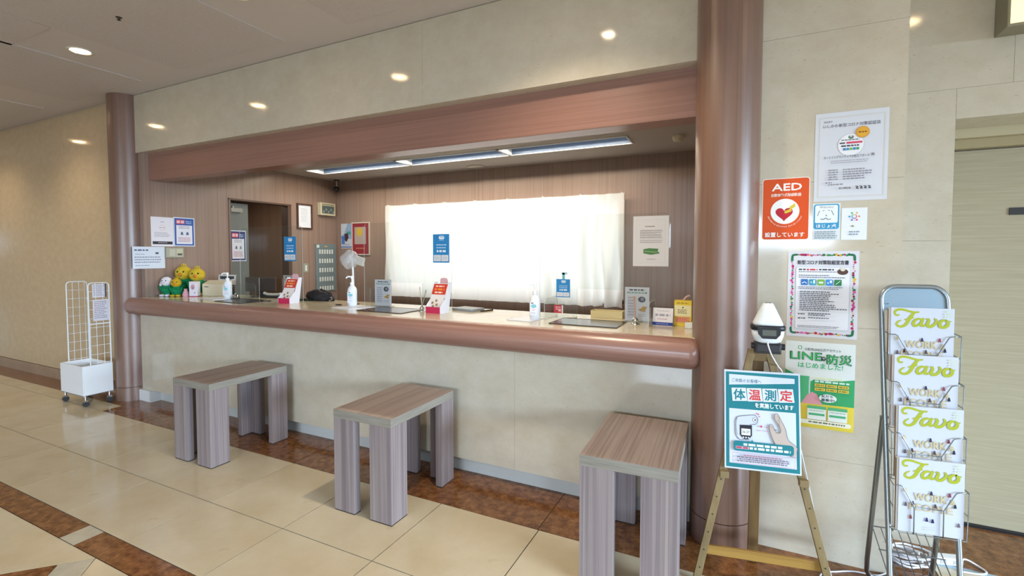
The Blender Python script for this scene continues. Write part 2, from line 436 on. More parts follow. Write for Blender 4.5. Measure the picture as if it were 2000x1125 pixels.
# marble front wall: header, counter front, side panels
wf = G(); wf.box(-9.5, -5.26, YW + .02, YW + .12, 0, ZC, MARBLE_WARM); wf.box(-5.26, -.2, YW + .02, YW + .08, 2.385, ZC, MARBLE)
wf.box(-5.4, 0, YW + .02, YW + .06, .105, .90, MARBLE); wf.box(-.2, .613, YW + .02, YW + .12, 0, ZC, MARBLE)
wall_front = struct(wf.build('wall_front'), 'beige polished marble wall with counter opening', 'wall')
def panel(x0, x1, z0, z1, mat, y0=YW, y1=YW + .02, parent=None):
    g = G(); g.box(x0 + .0005, x1 - .0005, y0, y1, z0 + .0005, z1 - .0005, mat); return g.build('panel', parent or wall_front)
for x0, x1 in ((-5.35, -3.65), (-3.65, -1.90), (-1.90, -.20)): panel(x0, x1, 2.385, ZC - .004, MARBLE)
for x0, x1 in ((-5.35, -3.70), (-3.70, -1.233), (-1.233, -.20)): panel(x0, x1, .105, .90, MARBLE)
for z0, z1 in ((0, .475), (.475, 1.09), (1.09, 1.75), (1.75, 2.42), (2.42, ZC)): panel(-.1, .613, z0, z1, MARBLE)
for x0, x1 in ((-9.5, -7.6), (-7.6, -5.46)): panel(x0, x1, .12, ZC - .035, MARBLE_WARM)
g = G(); g.box(-9.5, -5.45, YW - .006, YW + .02, 0, .115, noise_mat('pinkish_base_stone', ['#A08770', '#AD9580'], (1, 1, 1), 5, 5, .15))
struct(g.build('baseboard_left'), 'low pinkish stone baseboard of left marble wall', 'baseboard')
# recessed kick plate below the counter front
g = G(); g.box(-5.09, -.1, 2.64, 2.66, 0, .105, KICK); g.box(-5.09, -5.07, YW - .03, 2.64, 0, .105, KICK); g.box(-5.3, -5.09, YW - .03, 2.64, 0, .105, WHITE_PAINT)  # white end block puts the window's glare on this return into its colour
struct(g.build('baseboard_front'), 'recessed grey kick plate under marble counter front', 'baseboard')
# wooden beam behind the marble header
g = G(); g.box(XJ, -.1, 2.655, 2.80, 2.128, 2.50, BEAM_WOOD)
struct(g.build('beam', bevel=.004), 'reddish wooden beam spanning above the counter opening', 'beam')
g = G(); g.box(-5.45, XJ, YW + .02, 2.80, .0, 2.42, OFFICE_WOOD)
struct(g.build('trim_1'), 'wooden jamb at left end of counter opening', 'trim')

def column(x, label):
    t = thing('column', label, 'column', (x, YW, 0), kind='structure')
    G().lathe([(.145, .134), (.145, ZC - .002)], COLUMN_WOOD, 64).build('shaft', t)
    G().lathe([(.1455, 0), (.1455, .130)], COLUMN_WOOD, 64).build('base_ring', t)
    return t
column(-5.405, 'round brown wood-grain column at counter left end')
column(-.082, 'round brown wood-grain column beside orange sign')

# counter: bullnose rail and stone top
g = G(); n = 20
prof = [(.078 * cos(a), .078 * sin(a)) for a in [pi / 2 + pi * i / n for i in range(n + 1)]]
xs = [(-5.275, 0)] ; rings = []
Rl = .078
for i in range(7): a = pi / 2 * i / 6; rings.append((-5.275 + Rl * (1 - cos(a)) * .6, max(.04, sin(a))))
for i in range(7): a = pi / 2 * (6 - i) / 6; rings.append((-.185 - Rl * (1 - cos(a)) * .6, max(.04, sin(a))))
v = []; f = []; cyR, czR = 2.51, .925
for x, k in rings:
    for (py, pz) in prof: v.append((x, cyR + py * (.35 + .65 * k), czR + pz * (.35 + .65 * k)))
m_ = n + 1
for i in range(len(rings) - 1):
    for j in range(n): f.append((i * m_ + j, i * m_ + j + 1, (i + 1) * m_ + j + 1, (i + 1) * m_ + j))
g.add(v, f, BEAM_WOOD, True); g.add(v[:m_], [range(m_)], BEAM_WOOD); g.add(v[-m_:], [list(range(m_))[::-1]], BEAM_WOOD)
g.box(-5.25, -.2, 2.51, 2.60, .848, 1.0, BEAM_WOOD)
t_counter = thing('counter', 'long reception counter with wooden bullnose edge and stone top', 'counter', (0, 0, 0))
o = g.build('edge_rail', t_counter)
G().box(XJ, -.09, 2.512, 3.17, .965, ZT, COUNTER_STONE).build('counter_top', t_counter, bevel=.002)
G().box(XJ, -.09, 2.67, 3.12, 0, .964, OFFICE_WOOD).build('body', t_counter)

# ceilings
ce = G(); ce.box(-11, 6, -6.2, YW + .02, ZC, ZC + .1, CEIL_SMOOTH); ce.box(.62, 6, YW + .02, 3.5, ZC, ZC + .1, CEIL_SMOOTH)
ceiling = struct(ce.build('ceiling'), 'greyish lobby ceiling of acoustic panels and smooth strips', 'ceiling')
for k in range(-3, 4):
    x0 = -4.18 + 1.805 * k
    G().box(x0 + .003, x0 + 1.227, -1.2, 2.40, ZC - .006, ZC + .001, CEIL_PANEL).build('panel', ceiling)
    G().box(x0 - .61, x0 - .003, -1.2, 1.58, ZC - .006, ZC + .001, CEIL_PANEL).build('panel', ceiling)
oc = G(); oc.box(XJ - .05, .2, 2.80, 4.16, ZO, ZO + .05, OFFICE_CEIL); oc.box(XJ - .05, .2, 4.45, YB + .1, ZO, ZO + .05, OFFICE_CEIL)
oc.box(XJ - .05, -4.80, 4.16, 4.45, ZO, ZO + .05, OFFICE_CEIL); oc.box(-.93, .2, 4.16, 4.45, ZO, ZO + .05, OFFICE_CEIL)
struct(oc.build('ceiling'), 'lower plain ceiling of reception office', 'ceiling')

# office walls
DY0, DY1, DZ = 3.455, 4.261, 2.04
ow = G(); ow.box(XJ - .1, XJ, 2.80, DY0, 0, ZO, OFFICE_WOOD); ow.box(XJ - .1, XJ, DY1, YB + .1, 0, ZO, OFFICE_WOOD); ow.box(XJ - .1, XJ, DY0, DY1, DZ, ZO, OFFICE_WOOD)
struct(ow.build('wall_left'), 'brown wood laminate wall left of the office with doorway', 'wall')
WX0, WX1, WZ0, WZ1 = -4.215, -1.13, .89, 2.03
ow = G(); ow.box(XJ, WX0, YB, YB + .1, 0, ZO, OFFICE_WOOD); ow.box(WX1, .2, YB, YB + .1, 0, ZO, OFFICE_WOOD); ow.box(WX0, WX1, YB, YB + .1, 0, WZ0, OFFICE_WOOD); ow.box(WX0, WX1, YB, YB + .1, WZ1, ZO, OFFICE_WOOD)
struct(ow.build('wall_back'), 'brown wood laminate back wall of office behind curtain', 'wall')
ow = G(); ow.box(.05, .15, 2.72, YB + .1, 0, ZO, OFFICE_WOOD)
struct(ow.build('wall_right'), 'office side wall behind right column', 'wall')
# doorway into the dark corridor
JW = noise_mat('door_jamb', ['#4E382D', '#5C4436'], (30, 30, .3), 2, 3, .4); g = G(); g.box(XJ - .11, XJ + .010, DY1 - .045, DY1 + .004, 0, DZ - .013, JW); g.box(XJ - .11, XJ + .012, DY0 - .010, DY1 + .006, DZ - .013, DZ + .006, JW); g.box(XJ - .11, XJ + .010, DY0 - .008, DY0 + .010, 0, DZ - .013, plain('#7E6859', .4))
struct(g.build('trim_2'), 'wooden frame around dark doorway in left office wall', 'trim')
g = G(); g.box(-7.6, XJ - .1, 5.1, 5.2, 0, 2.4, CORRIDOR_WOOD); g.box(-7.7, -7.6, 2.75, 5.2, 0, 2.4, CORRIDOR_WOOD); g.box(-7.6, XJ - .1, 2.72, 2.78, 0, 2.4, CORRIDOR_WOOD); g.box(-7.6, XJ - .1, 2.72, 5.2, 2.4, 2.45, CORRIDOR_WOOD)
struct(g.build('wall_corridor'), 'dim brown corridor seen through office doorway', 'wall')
area_light('corridor_fill', (-6.4, 4.0, 2.35), (0, 0, -1), .3, .3, 20, (1, .86, .7))  # added unseen fill light that lifts the corridor behind the doorway
door = thing('door_2', 'grey steel door leaf standing in the dark office doorway', 'door', (XJ - .09, DY0, 0), kind='structure')
G().box(-.04, 0, 0, .29, .01, 2.005, plain('#6C726E', .5)).build('leaf', door, bevel=.003)
G().box(0, .035, .06, .2, 1.90, 1.945, plain('#8A8C88', .35, .6)).cyl((.02, .09, 1.945), (.02, .09, 1.965), .015, CHROME).build('closer', door)

# right-hand wall, set back, with the pale door in its recess
Y2 = 2.92
w2 = G(); w2.box(.613, .875, Y2 + .02, Y2 + .33, 0, ZC, MARBLE); w2.box(.875, 2.6, Y2 + .02, Y2 + .33, 2.047, ZC, MARBLE); w2.box(.60, .613, YW + .02, Y2 + .05, 0, ZC, MARBLE)
wall_r = struct(w2.build('wall_recess'), 'pale marble wall set back around the beige door', 'wall')
for (x0, x1, z0, z1) in ((.613, .875, 0, .8), (.613, .875, .8, 1.484), (.613, .875, 1.484, 2.187), (.613, 1.068, 2.187, ZC), (1.068, 2.6, 2.187, ZC), (.875, 2.6, 2.047, 2.187)):
    panel(x0, x1, z0, z1, MARBLE, Y2, Y2 + .02, wall_r)
d1 = thing('door_1', 'large pale beige door in the marble recess at right', 'door', (.875, 3.25, 0), kind='structure')
G().box(.0, 1.5, 0, .05, .014, 1.95, DOOR_LAM).build('leaf', d1)
G().box(0, 1.5, -.05, .05, 1.955, 2.0, plain('#A59570', .4)).box(0, 1.5, -.09, .05, 2.0, 2.05, plain('#B9AC8B', .4)).build('head_trim', d1)
G().box(.317, .42, -.006, 0, 1.617, 1.653, DARK).build('door_plate', d1)
G().box(0, 1.5, -.02, .0, .0005, .012, BLACK).build('gap_shade', d1)  # black strip painted in for the shade of the gap under the leaf

# rest of the lobby shell, behind and beside the camera
g = G(); g.box(-11, -6, -6.3, -6.2, 0, ZC, MARBLE_WARM); g.box(1.6, 6, -6.3, -6.2, 0, ZC, MARBLE_WARM); g.box(-6, 1.6, -6.3, -6.2, 2.15, ZC, MARBLE_WARM)
struct(g.build('wall_entrance'), 'wall with wide glazed entrance opposite the counter', 'wall')
g = G(); g.box(6, 6.1, -6.2, -3.4, 0, ZC, MARBLE); g.box(6, 6.1, 1.6, 3.5, 0, ZC, MARBLE); g.box(6, 6.1, -3.4, 1.6, 0, .2, MARBLE); g.box(6, 6.1, -3.4, 1.6, 2.2, ZC, MARBLE); g.box(2.6, 6.1, 3.3, 3.4, 0, ZC, MARBLE)
struct(g.build('wall_window_side'), 'marble wall with tall lobby window at far right', 'wall')
g = G(); g.box(-11.1, -11, -6.2, 2.6, 0, ZC, MARBLE_WARM)
struct(g.build('wall_far_left'), 'warm marble wall at far left end of lobby', 'wall')

# ------------------------------------------------------------------ lights of the room
LAMP = plain('#FFF4DE', .5, emit=8, name='lamp_glass')
LAMP_HOT = plain('#FFF6E6', .5, emit=30, name='lamp_glass_bright')
LAMP_W = plain('#FFFFFF', .5, emit=5, name='tube_glass')
def downlight(x, y, label, power, col=(1.0, .84, .62), lens=None):
    t = thing('downlight', label, 'ceiling light', (x, y, ZC), group='downlights in the lobby ceiling')
    G().lathe([(.058, -.0005), (.066, -.006), (.078, -.006), (.080, 0)], plain('#D9D2C6', .4), 32).build('trim_ring', t)
    G().lathe([(.001, -.002), (.058 if lens is None else .036, -.002)], lens or LAMP, 32).build('lens', t)
    L = bpy.data.lights.new('spot', 'SPOT'); L.energy = power; L.color = col; L.spot_size = radians(130); L.spot_blend = .8; L.shadow_soft_size = .05
    o = bpy.data.objects.new('spot', L); COL.objects.link(o); o.location = (x, y, ZC - .02)
    return t
DL = ('farthest left recessed downlight of the ceiling row along the counter', 'recessed downlight left of the left column in the ceiling row', 'bright round downlight in ceiling near the left column', 'recessed downlight above the middle stool at the top picture edge', 'strongest recessed downlight, above the stool by right column', 'recessed downlight above the magazine rack')
for i, x in enumerate((-8.085, -6.28, -4.475, -2.67, -.865, .94)):
    downlight(x, 1.855, DL[i], (40, 34, 7, 7, 110, 9)[i], lens=LAMP_HOT if i == 4 else None)

tr = thing('ceiling_trough_light', 'long recessed three-bay louvre light in the office ceiling', 'ceiling light', (0, 0, ZO))
BLUE_REFL = plain('#4E627C', .45)
bays = ((-4.80, -3.45), (-3.42, -2.19), (-2.16, -.93))
for a, b in bays:
    g = G(); g.box(a, b, 4.43, 4.44, 0, .11, BLUE_REFL); g.box(a, b, 4.165, 4.175, 0, .11, BLUE_REFL); g.box(a, b, 4.165, 4.44, .11, .12, BLUE_REFL)
    g.build('reflector', tr)
    for xe in (a, b - .01): G().box(xe, xe + .01, 4.175, 4.43, 0, .11, WHITE_PAINT).build('end_plate', tr)
    G().cyl((a + .03, 4.20, .085), (b - .03, 4.20, .085), .013, LAMP_W, n=12).build('lamp_tube', tr)
    area_light('tube_light', ((a + b) / 2, 4.29, ZO + .03), (0, 0, -1), b - a - .1, .06, 19, (1.0, .88, .70))
g = G(); g.box(-4.80, -.93, 4.15, 4.167, -.008, .004, WHITE_PAINT); g.box(-4.80, -.93, 4.438, 4.455, -.008, .004, WHITE_PAINT)
for x in (-4.81, -3.45, -2.19, -.935): g.box(x, x + .03 if x > -4.8 and x < -1 else x + .012, 4.15, 4.455, -.008, .004, WHITE_PAINT)
g.build('rim_frame', tr)

# wall-hung light box, top right
t = thing('light_box', 'lit yellowish sign box high on the marble above the door', 'sign', (.996, Y2, 2.392))
g = G(); fr = plain('#8E8770', .45)
g.box(0, .9, -.12, -.001, 0, .40, fr); g.build('case', t, bevel=.003)
G().box(.010, .885, -.1215, -.119, .012, .385, plain('#FFF0B0', .5, emit=.95)).build('lit_face', t)
t = thing('sprinkler', 'small metal sprinkler head in the lobby ceiling', 'sprinkler', (-3.608, 1.701, ZC - .006)); t.scale = (.6, .6, .7)
G().lathe([(.03, 0), (.028, -.004), (.008, -.006), (.008, -.02), (.018, -.022), (.018, -.026)], plain('#4A443C', .3, .8), 16).build('head', t)
t = thing('smoke_detector', 'small cream round detector on the office ceiling at right', 'detector', (-.523, 4.35, ZO))
G().lathe([(.05, 0), (.05, -.02), (.04, -.045), (.02, -.05)], plain('#C9BFA4', .5), 24).build('body', t)
t = thing('air_grille', 'slim cream air grille in office ceiling before trough light', 'vent', (-2.75, 3.85, ZO))
g = G(); g.box(-.3, .3, -.05, .05, -.006, 0, plain('#CFC7B6', .5)); g.build('frame', t)
for k in range(4): G().box(-.28, .28, -.036 + k * .02, -.028 + k * .02, -.009, -.005, plain('#B5AD9C', .5)).build('slat', t)
t = thing('ceiling_vent', 'small cream vent in office ceiling behind trough light', 'vent', (-2.80, 4.80, ZO))
G().box(-.09, .09, -.05, .05, -.012, 0, plain('#C9C1B0', .5)).build('plate', t)

# ------------------------------------------------------------------ stools
def make_stool():
    t = thing('stool', 'x', 'stool', (0, 0, 0), group='stools along the counter')
    w, d, h, th = .20, .295, .566, .047
    g = G(); g.box(-w, w, -d, d, h - th, h, STOOL_TOP)
    # edge band on the four rims
    e = .0006
    for (x0, x1, y0, y1) in ((-w - e, w + e, -d - e, -d), (-w - e, w + e, d, d + e), (-w - e, -w, -d, d), (w, w + e, -d, d)): g.box(x0, x1, y0, y1, h - th + .001, h - .001, STOOL_EDGE)
    g.build('seat', t, bevel=.0015)
    for sx in (-1, 1):
        for sy in (-1, 1):
            a, b, k = .145, .13, .045                                # an L of two boards
            ox, oy = sx * w, sy * d
            pts = [(ox, oy), (ox - sx * a, oy), (ox - sx * a, oy - sy * k), (ox - sx * k, oy - sy * k), (ox - sx * k, oy - sy * b), (ox, oy - sy * b)]
            if sx * sy > 0: pts = pts[::-1]
            g = G(); g.prism(pts, .006, h - th, 'z', STOOL_V); g.prism([(p[0] * .995, p[1] * .997) for p in pts], 0, .006, 'z', DARK)
            g.build('leg', t, bevel=.0012)
    return t
st = make_stool(); st.location = (-3.333, 2.212, 0); st['label'] = 'grey wood-grain stool nearest the left column'
s2 = copy_tree(st); s2.location = (-1.822, 2.207, 0); s2['label'] = 'middle of the three grey wood-grain stools at the counter'
s3 = copy_tree(st); s3.location = (-.425, 2.232, 0); s3.rotation_euler = (0, 0, radians(2)); s3['label'] = 'grey wood-grain stool beside the right column, cut by frame edge'

# ------------------------------------------------------------------ wire display cart behind the left column
t = thing('display_cart', 'white wire grid display cart on casters beside left column', 'cart', (-5.66, 2.19, 0))
cw, cd = .21, .235
g = G(); WB = plain('#EFF1F3', .35)
g.box(-cw, cw, 0, .008, .10, .378, WB); g.box(-cw, cw, cd - .008, cd, .10, .378, WB); g.box(-cw, -cw + .008, .008, cd - .008, .10, .378, WB); g.box(cw - .008, cw, .008, cd - .008, .10, .378, WB)
g.box(-cw + .008, cw - .008, .008, cd - .008, .30, .31, WB); g.box(-cw, cw, 0, cd, .10, .108, WB)
g.build('box', t, bevel=.002)
for x in (-cw + .02, cw - .02):
    for y in (.025, cd - .025):
        g = G(); g.cyl((x, y, .10), (x, y, .062), .009, CHROME, n=10); g.box(x - .012, x + .012, y - .016, y + .016, .045, .062, CHROME)
        c = g.build('caster', t)
        G().cyl((x - .011, y, .025), (x + .011, y, .025), .025, plain('#3A3B3F', .4), n=16).build('wheel', c)
def grid(x, wide, posts, ledge):
    g = G(); y0, y1, z0, z1, r = .065, cd - .008, .379, 1.148, .03
    outline = [(x, y0, z0)] + [(x, y0 + r - r * cos(a), z1 - r + r * sin(a)) for a in [pi / 2 * i / 5 for i in range(6)]] + [(x, y1 + wide - r + r * sin(a), z1 - r + r * cos(a)) for a in [pi / 2 * i / 5 for i in range(6)]] + [(x, y1 + wide, z0 if wide == 0 else .60)]
    if wide: outline += [(x, y1, .55), (x, y1, z0)]
    g.tube(outline, .0055, WHITE_PAINT, 8); g.build('grid_frame', t)
    for k in range(9):
        z = z0 + .012 + k * .0845
        G().tube([(x, y0, z), (x, y1, z)], .0024, WHITE_PAINT, 6).build('wire', t)
    for yy in posts: G().tube([(x + .003, yy, z0), (x + .003, yy, z1)], .0024, WHITE_PAINT, 6).build('wire', t)
grid(-cw + .006, 0, (.11, .16, .205), 0); grid(cw - .006, 0, (.12, .175), 1)
G().box(cw - .012, cw + .0, .06, cd - .004, .758, .768, WHITE_PAINT).build('ledge', t)
G().box(-cw + .02, -cw + .034, cd - .016, cd - .002, .378, .77, WHITE_PAINT).build('post', t)
def leaflet(label, loc, w, h, seed, dark):
    s = Sheet(w, h, '#D9D3DA'); s.bars(.08, .92, .08, .085, 10, .03, '#7E7884', seed)
    if dark: s.rect(.88, 1.0, 0, 1, '#55525A')
    o = s.build('leaflet', None, loc, (0, 0, radians(90))); return tag(o, label, 'leaflet', 'leaflets on the wire cart')
leaflet('upper paper leaflet with dark edge hanging on the wire cart', (-5.4525, 2.285, 1.01), .11, .125, 3, True)
leaflet('lower paper leaflet hanging on the wire cart above its ledge', (-5.4505, 2.285, .79), .125, .20, 4, False)

# ------------------------------------------------------------------ printed sheets on the walls
RED, TEAL, GREEN, YEL = '#C8342F', '#1F8C96', '#2FA866', '#E6CF4A'
YP = YW - .0012
# orange defibrillator sign
s = Sheet(.193, .288, '#F2EFEA', r=.012); s.rr(.015, .985, .01, .99, .055, '#DD5420')
s.text('AED', .52, .145, .24, '#FBF8F4', .025, w=.62)
s.text('自動体外式除細動器', .51, .272, .085, '#FBE6DC', .02, w=.63)
s.disc(.49, .538, .305, '#FBF8F4', 40)
def heart(s, u, v, k, col):
    pts = []
    for i in range(40):
        a = 2 * pi * i / 40; x = 16 * sin(a) ** 3; y_ = 13 * cos(a) - 5 * cos(2 * a) - 2 * cos(3 * a) - cos(4 * a)
        pts.append((u + k * x / 17, v - k * s.w / s.h * y_ / 17))
    s.shape(pts, col)
heart(s, .475, .575, .195, '#C4283A')
s.shape([(.70, .41), (.58, .47), (.60, .50), (.52, .525), (.50, .575), (.58, .555), (.64, .535), (.62, .51), (.71, .465)], '#D8C640')
s.shape([(.48, .57), (.49, .52), (.56, .55)], '#D8C640')
msg = 'Automated External Defibrillator'
for i, ch in enumerate(msg):
    if ch == ' ': continue
    a = radians(-160 + 140 * i / (len(msg) - 1)); R = .37
    s.text(ch, .49 + R * cos(a), .538 - R * sin(a) * s.w / s.h, .058, '#F8D8C8', .012, rot=a + pi / 2, y=-.0021)
s.text('設置しています', .49, .915, .125, '#FBF8F4', .02, w=.83)
s.place('aed_sign', 'orange sign with red heart and AED lettering right of column', 'sign', (.075, YP, 1.487))
# certificate
s = Sheet(.270, .394, '#D6D8E0'); s.frame(.06, .94, .055, .95, .004, '#C3B98F'); s.frame(.045, .955, .045, .96, .003, '#CFCBB8')
s.text('認証番号', .18, .10, .032, '#66656E', .0, w=.12)
s.text('いしかわ新型コロナ対策認証店', .5, .15, .062, '#4A4954', .002, w=.78)
s.disc(.50, .375, .182, '#B9BCC6', 40); s.disc(.50, .375, .176, '#ECEDF2', 40)
s.disc(.50, .29, .038, '#5E7A66', 16, rv=.03); s.disc(.50, .278, .018, '#D8D8DC', 12)
s.bars(.37, .63, .315, .02, 1, .010, '#66656E', 5, .1)
s.rect(.345, .42, .345, .36, '#4A4A58'); s.rect(.44, .655, .342, .363, '#D64A66'); s.bars(.37, .62, .378, .02, 1, .016, '#4A4A58', 6, .05)
for k, c in enumerate(('#4A78B8', '#3E9CC4', '#86B84A', '#3C86C8', '#3C9A5A')): s.rect(.395 + k * .045, .432 + k * .045, .41, .435, c)
s.disc(.655, .245, .092, '#D9922C', 28); s.disc(.655, .245, .082, '#E2A93A', 28); s.bars(.60, .71, .238, .02, 1, .014, '#7A4A1C', 9, .05)
s.text('ルートイングランティア小松エアポート', .44, .505, .05, '#44434C', .004, w=.62); s.text('殿', .80, .50, .05, '#44434C', .006)
s.bars(.23, .78, .545, .022, 2, .008, '#A2A2AC', 11, .15); s.rect(.2, .82, .60, .6015, '#C6C8D0')
for k in range(5):
    s.bars(.20, .34, .645 + k * .026, .02, 1, .012, '#8C8C96', 20 + k, .1); s.bars(.40, .80, .645 + k * .026, .02, 1, .012, '#8C8C96', 30 + k, .5)
s.bars(.16, .25, .785, .02, 1, .014, '#8C8C96', 41, .05); s.bars(.20, .42, .808, .02, 1, .013, '#8C8C96', 42, .05)
s.text('石川県知事', .43, .86, .035, '#33323A', .01, w=.16)
for k in range(4): s.smooth([(.58 + k * .055, .845), (.61 + k * .055, .852), (.585 + k * .055, .866), (.615 + k * .055, .87)], .012, '#2C2B33')
s.place('certificate', 'white printed certificate with gold seal high on marble', 'notice', (.283, YP, 1.659))
# assistance-dog sticker
s = Sheet(.106, .166, '#DDE4E8'); s.rr(.04, .96, .02, .70, .09, '#3B9CCB'); s.rr(.09, .91, .05, .53, .06, '#EAF0F4')
s.text('Welcome!', .5, .10, .115, '#6E7A86', .004, w=.5)
B = '#4E6272'
s.stroke([(.25, .20), (.18, .33)], .02, B); s.stroke([(.68, .20), (.76, .32)], .02, B); s.stroke([(.37, .20), (.42, .19)], .02, B); s.stroke([(.56, .19), (.61, .20)], .02, B)
s.stroke([(.49, .32), (.51, .34)], .03, B); s.smooth([(.30, .42), (.37, .44), (.45, .41)], .022, B); s.smooth([(.51, .41), (.58, .445), (.66, .42)], .022, B); s.smooth([(.45, .41), (.48, .40), (.51, .41)], .022, B)
s.text('ほじょ犬', .5, .615, .17, '#F4F8FA', .02, w=.72); s.bars(.08, .92, .76, .055, 4, .028, '#8A97A2', 52, .1)
s.place('assistance_dog_sticker', 'blue and white assistance-dog sticker right of orange sign', 'sticker', (.281, YP, 1.484))
s = Sheet(.094, .142, '#E6EBF0')
for k in range(6):
    a = 2 * pi * k / 6; c = ('#E07A5A', '#E8B84A', '#58B87A', '#3C9AC8', '#7A6AC0', '#D84A6A')[k]
    s.disc(.5 + .19 * cos(a), .27 - .19 * sin(a) * s.w / s.h, .04, c, 12); s.stroke([(.5 + .1 * cos(a), .27 - .1 * sin(a) * s.w / s.h), (.5 + .1 * cos(a + 1), .27 - .1 * sin(a + 1) * s.w / s.h)], .03, c)
s.disc(.44, .57, .055, '#A8905A', 12, rv=.04); s.bars(.30, .72, .73, .08, 2, .035, '#8A97A2', 55, .2)
s.place('dotted_ring_sticker', 'small white card with ring of coloured dots below certificate', 'sticker', (.392, YP, 1.484))
# declaration poster with flower border
s = Sheet(.274, .397, '#D8D9E0')
rnd = random.Random(3); yb = s.y(); yb2 = s.y()
def petal(u, v):
    c = rnd.choice(['#B02A6A', '#D04A92', '#C23A5A', '#2E7A4A', '#3E8A5A', '#E0B03A', '#D85AA8', '#8A2A4A'])
    s.disc(u, v, rnd.uniform(.010, .024), c, 8, y=rnd.choice((yb, yb2)))
for k in range(26): petal(.14 + .72 * k / 25, .045 + rnd.uniform(-.006, .006)); petal(.14 + .72 * k / 25, .955 + rnd.uniform(-.006, .006))
for k in range(36): petal(.065 + rnd.uniform(-.012, .012), .08 + .84 * k / 35); petal(.935 + rnd.uniform(-.012, .012), .08 + .84 * k / 35)
for u in (.07, .93):
    for v in (.05, .95):
        du = .045 if u < .5 else -.045; dv = .045 if v < .5 else -.045
        s.smooth([(u - du * .2, v + dv), (u, v), (u + du * 1.2, v - dv * .2)], .035, '#23704A')
s.text('新型コロナ対策取組宣言書', .5, .13, .075, '#33323C', .022, w=.72)
s.rr(.12, .88, .185, .905, .025, '#BFC4D0'); s.rr(.124, .876, .188, .902, .023, '#E8E9F0')
s.bars(.16, .26, .205, .02, 1, .016, '#44444E', 61, .02); s.bars(.275, .43, .205, .02, 1, .018, '#C83A4A', 62, .02); s.bars(.45, .66, .205, .02, 1, .016, '#44444E', 63, .02); s.bars(.16, .70, .235, .02, 1, .008, '#6E6E7A', 64, .02)
s.disc(.78, .235, .075, '#5A4038', 20, rv=.05); s.disc(.78, .205, .035, '#E0D8CC', 14)
s.bars(.16, .60, .275, .02, 1, .009, '#6E6E7A', 65, .02); s.bars(.16, .82, .298, .02, 1, .009, '#6E6E7A', 66, .02)
for k, c in enumerate(('#3A72BA', '#3A9AB8', '#7AB24E', '#3C8CD0', '#2C7E48')):
    u = .195 + k * .118; s.rr(u, u + .10, .325, .395, .012, c); w_ = '#DCEAF0'
    if k == 0: s.smooth([(u + .02, .372), (u + .05, .358), (u + .08, .372)], .012, w_)
    elif k == 1: s.rect(u + .058, u + .085, .335, .375, w_); s.disc(u + .03, .36, .012, w_, 10)
    elif k == 2: s.rect(u + .02, u + .08, .352, .372, w_)
    elif k == 3: s.rect(u + .055, u + .085, .335, .365, w_); s.disc(u + .03, .365, .012, w_, 10)
    else: s.stroke([(u + .02, .38), (u + .08, .34)], .008, w_)
s.bars(.16, .80, .412, .018, 2, .008, '#6E6E7A', 67, .3)
s.bars(.18, .86, .465, .0215, 11, .011, '#62626C', 68, .5)
for k, v in enumerate((.725, .775)): s.bars(.16, .27, v, .02, 1, .012, '#44444E', 70 + k, .05); s.bars(.31, .64, v - .008, .018, 2 - k, .010, '#55555F', 72 + k, .4); s.rect(.30, .70, v + .024, v + .0255, '#A8ACB8')
s.bars(.16, .80, .865, .016, 2, .007, '#6E6E7A', 75, .2)
s.place('declaration_poster', 'white declaration poster with pink floral border on marble', 'poster', (.188, YP, 1.037))
# green disaster-information poster
s = Sheet(.272, .40, '#E2E8E6')
yg = s.y()
s.shape([(0, 1), (1, 1), (1, .40), (.82, .425), (.62, .44), (.42, .435), (.38, .46), (.37, .43), (.16, .39), (0, .335)], '#3BA468', yg)
s.rect(0, 1, .715, 1, YEL)
s.shape([(.13, .40), (.36, .40), (.36, .72), (.13, .72)], '#4EB27A'); s.shape([(.355, .42), (.375, .415), (.375, .70), (.355, .70)], '#C8D8D0')
s.shape([(.25, .72), (.33, .62), (.40, .58), (.47, .60), (.56, .72)], '#D89AA4')
s.rr(.185, .24, .05, .09, .012, '#4AA86A'); s.rr(.195, .23, .056, .084, .008, '#E2E8E6')
s.text('小松市LINE公式アカウント', .54, .085, .052, '#3A4A42', .012, w=.52)
s.text('LINE', .30, .165, .185, '#1E3A28', .034, w=.46); s.text('LINE', .30, .165, .175, '#3DB464', .014, w=.44)
s.disc(.555, .185, .036, '#2C3A34', 20); s.text('で', .555, .185, .05, '#E8F0EC', .01)
s.text('防災', .775, .185, .175, '#1E3A28', .034, w=.345); s.text('防災', .775, .185, .165, '#3DB464', .010, w=.33)
s.text('はじめました!', .51, .272, .105, '#37B070', .016, w=.64)
s.bars(.44, .85, .405, .03, 1, .020, '#DDE8B0', 81, .1); s.bars(.44, .93, .44, .03, 1, .020, '#CFE8D8', 82, .05)
for r in range(2):
    for k in range(3): s.rect(.44 + k * .165, .59 + k * .165, .475 + r * .047, .51 + r * .047, '#DCC24E'); s.bars(.455 + k * .165, .575 + k * .165, .486 + r * .047, .02, 1, .014, '#8A7E3C', 83 + r * 3 + k, .1)
s.disc(.63, .635, .125, '#E8EEEC', 28, rv=.07); s.text('友だち', .62, .612, .055, '#3A4A52', .02, w=.17); s.text('募集中!', .63, .655, .055, '#3A4A52', .02, w=.19)
for k in range(2):
    u = .34 + k * .295; s.rect(u, u + .27, .745, .895, '#E6ECE6'); s.rect(u, u + .27, .735, .77, '#58B27C'); s.rect(u + .02, u + .25, .82, .845, '#4AAE78'); s.bars(u + .02, u + .25, .785, .02, 1, .010, '#9AB8A4', 90 + k, .2)
s.rr(.02, .96, .90, .95, .03, '#ECECD8'); s.bars(.36, .92, .916, .02, 1, .016, '#6A6E5A', 95, .1)
s.place('information_poster', 'green and white LINE poster with yellow foot behind the easel', 'poster', (.187, YP, .614))

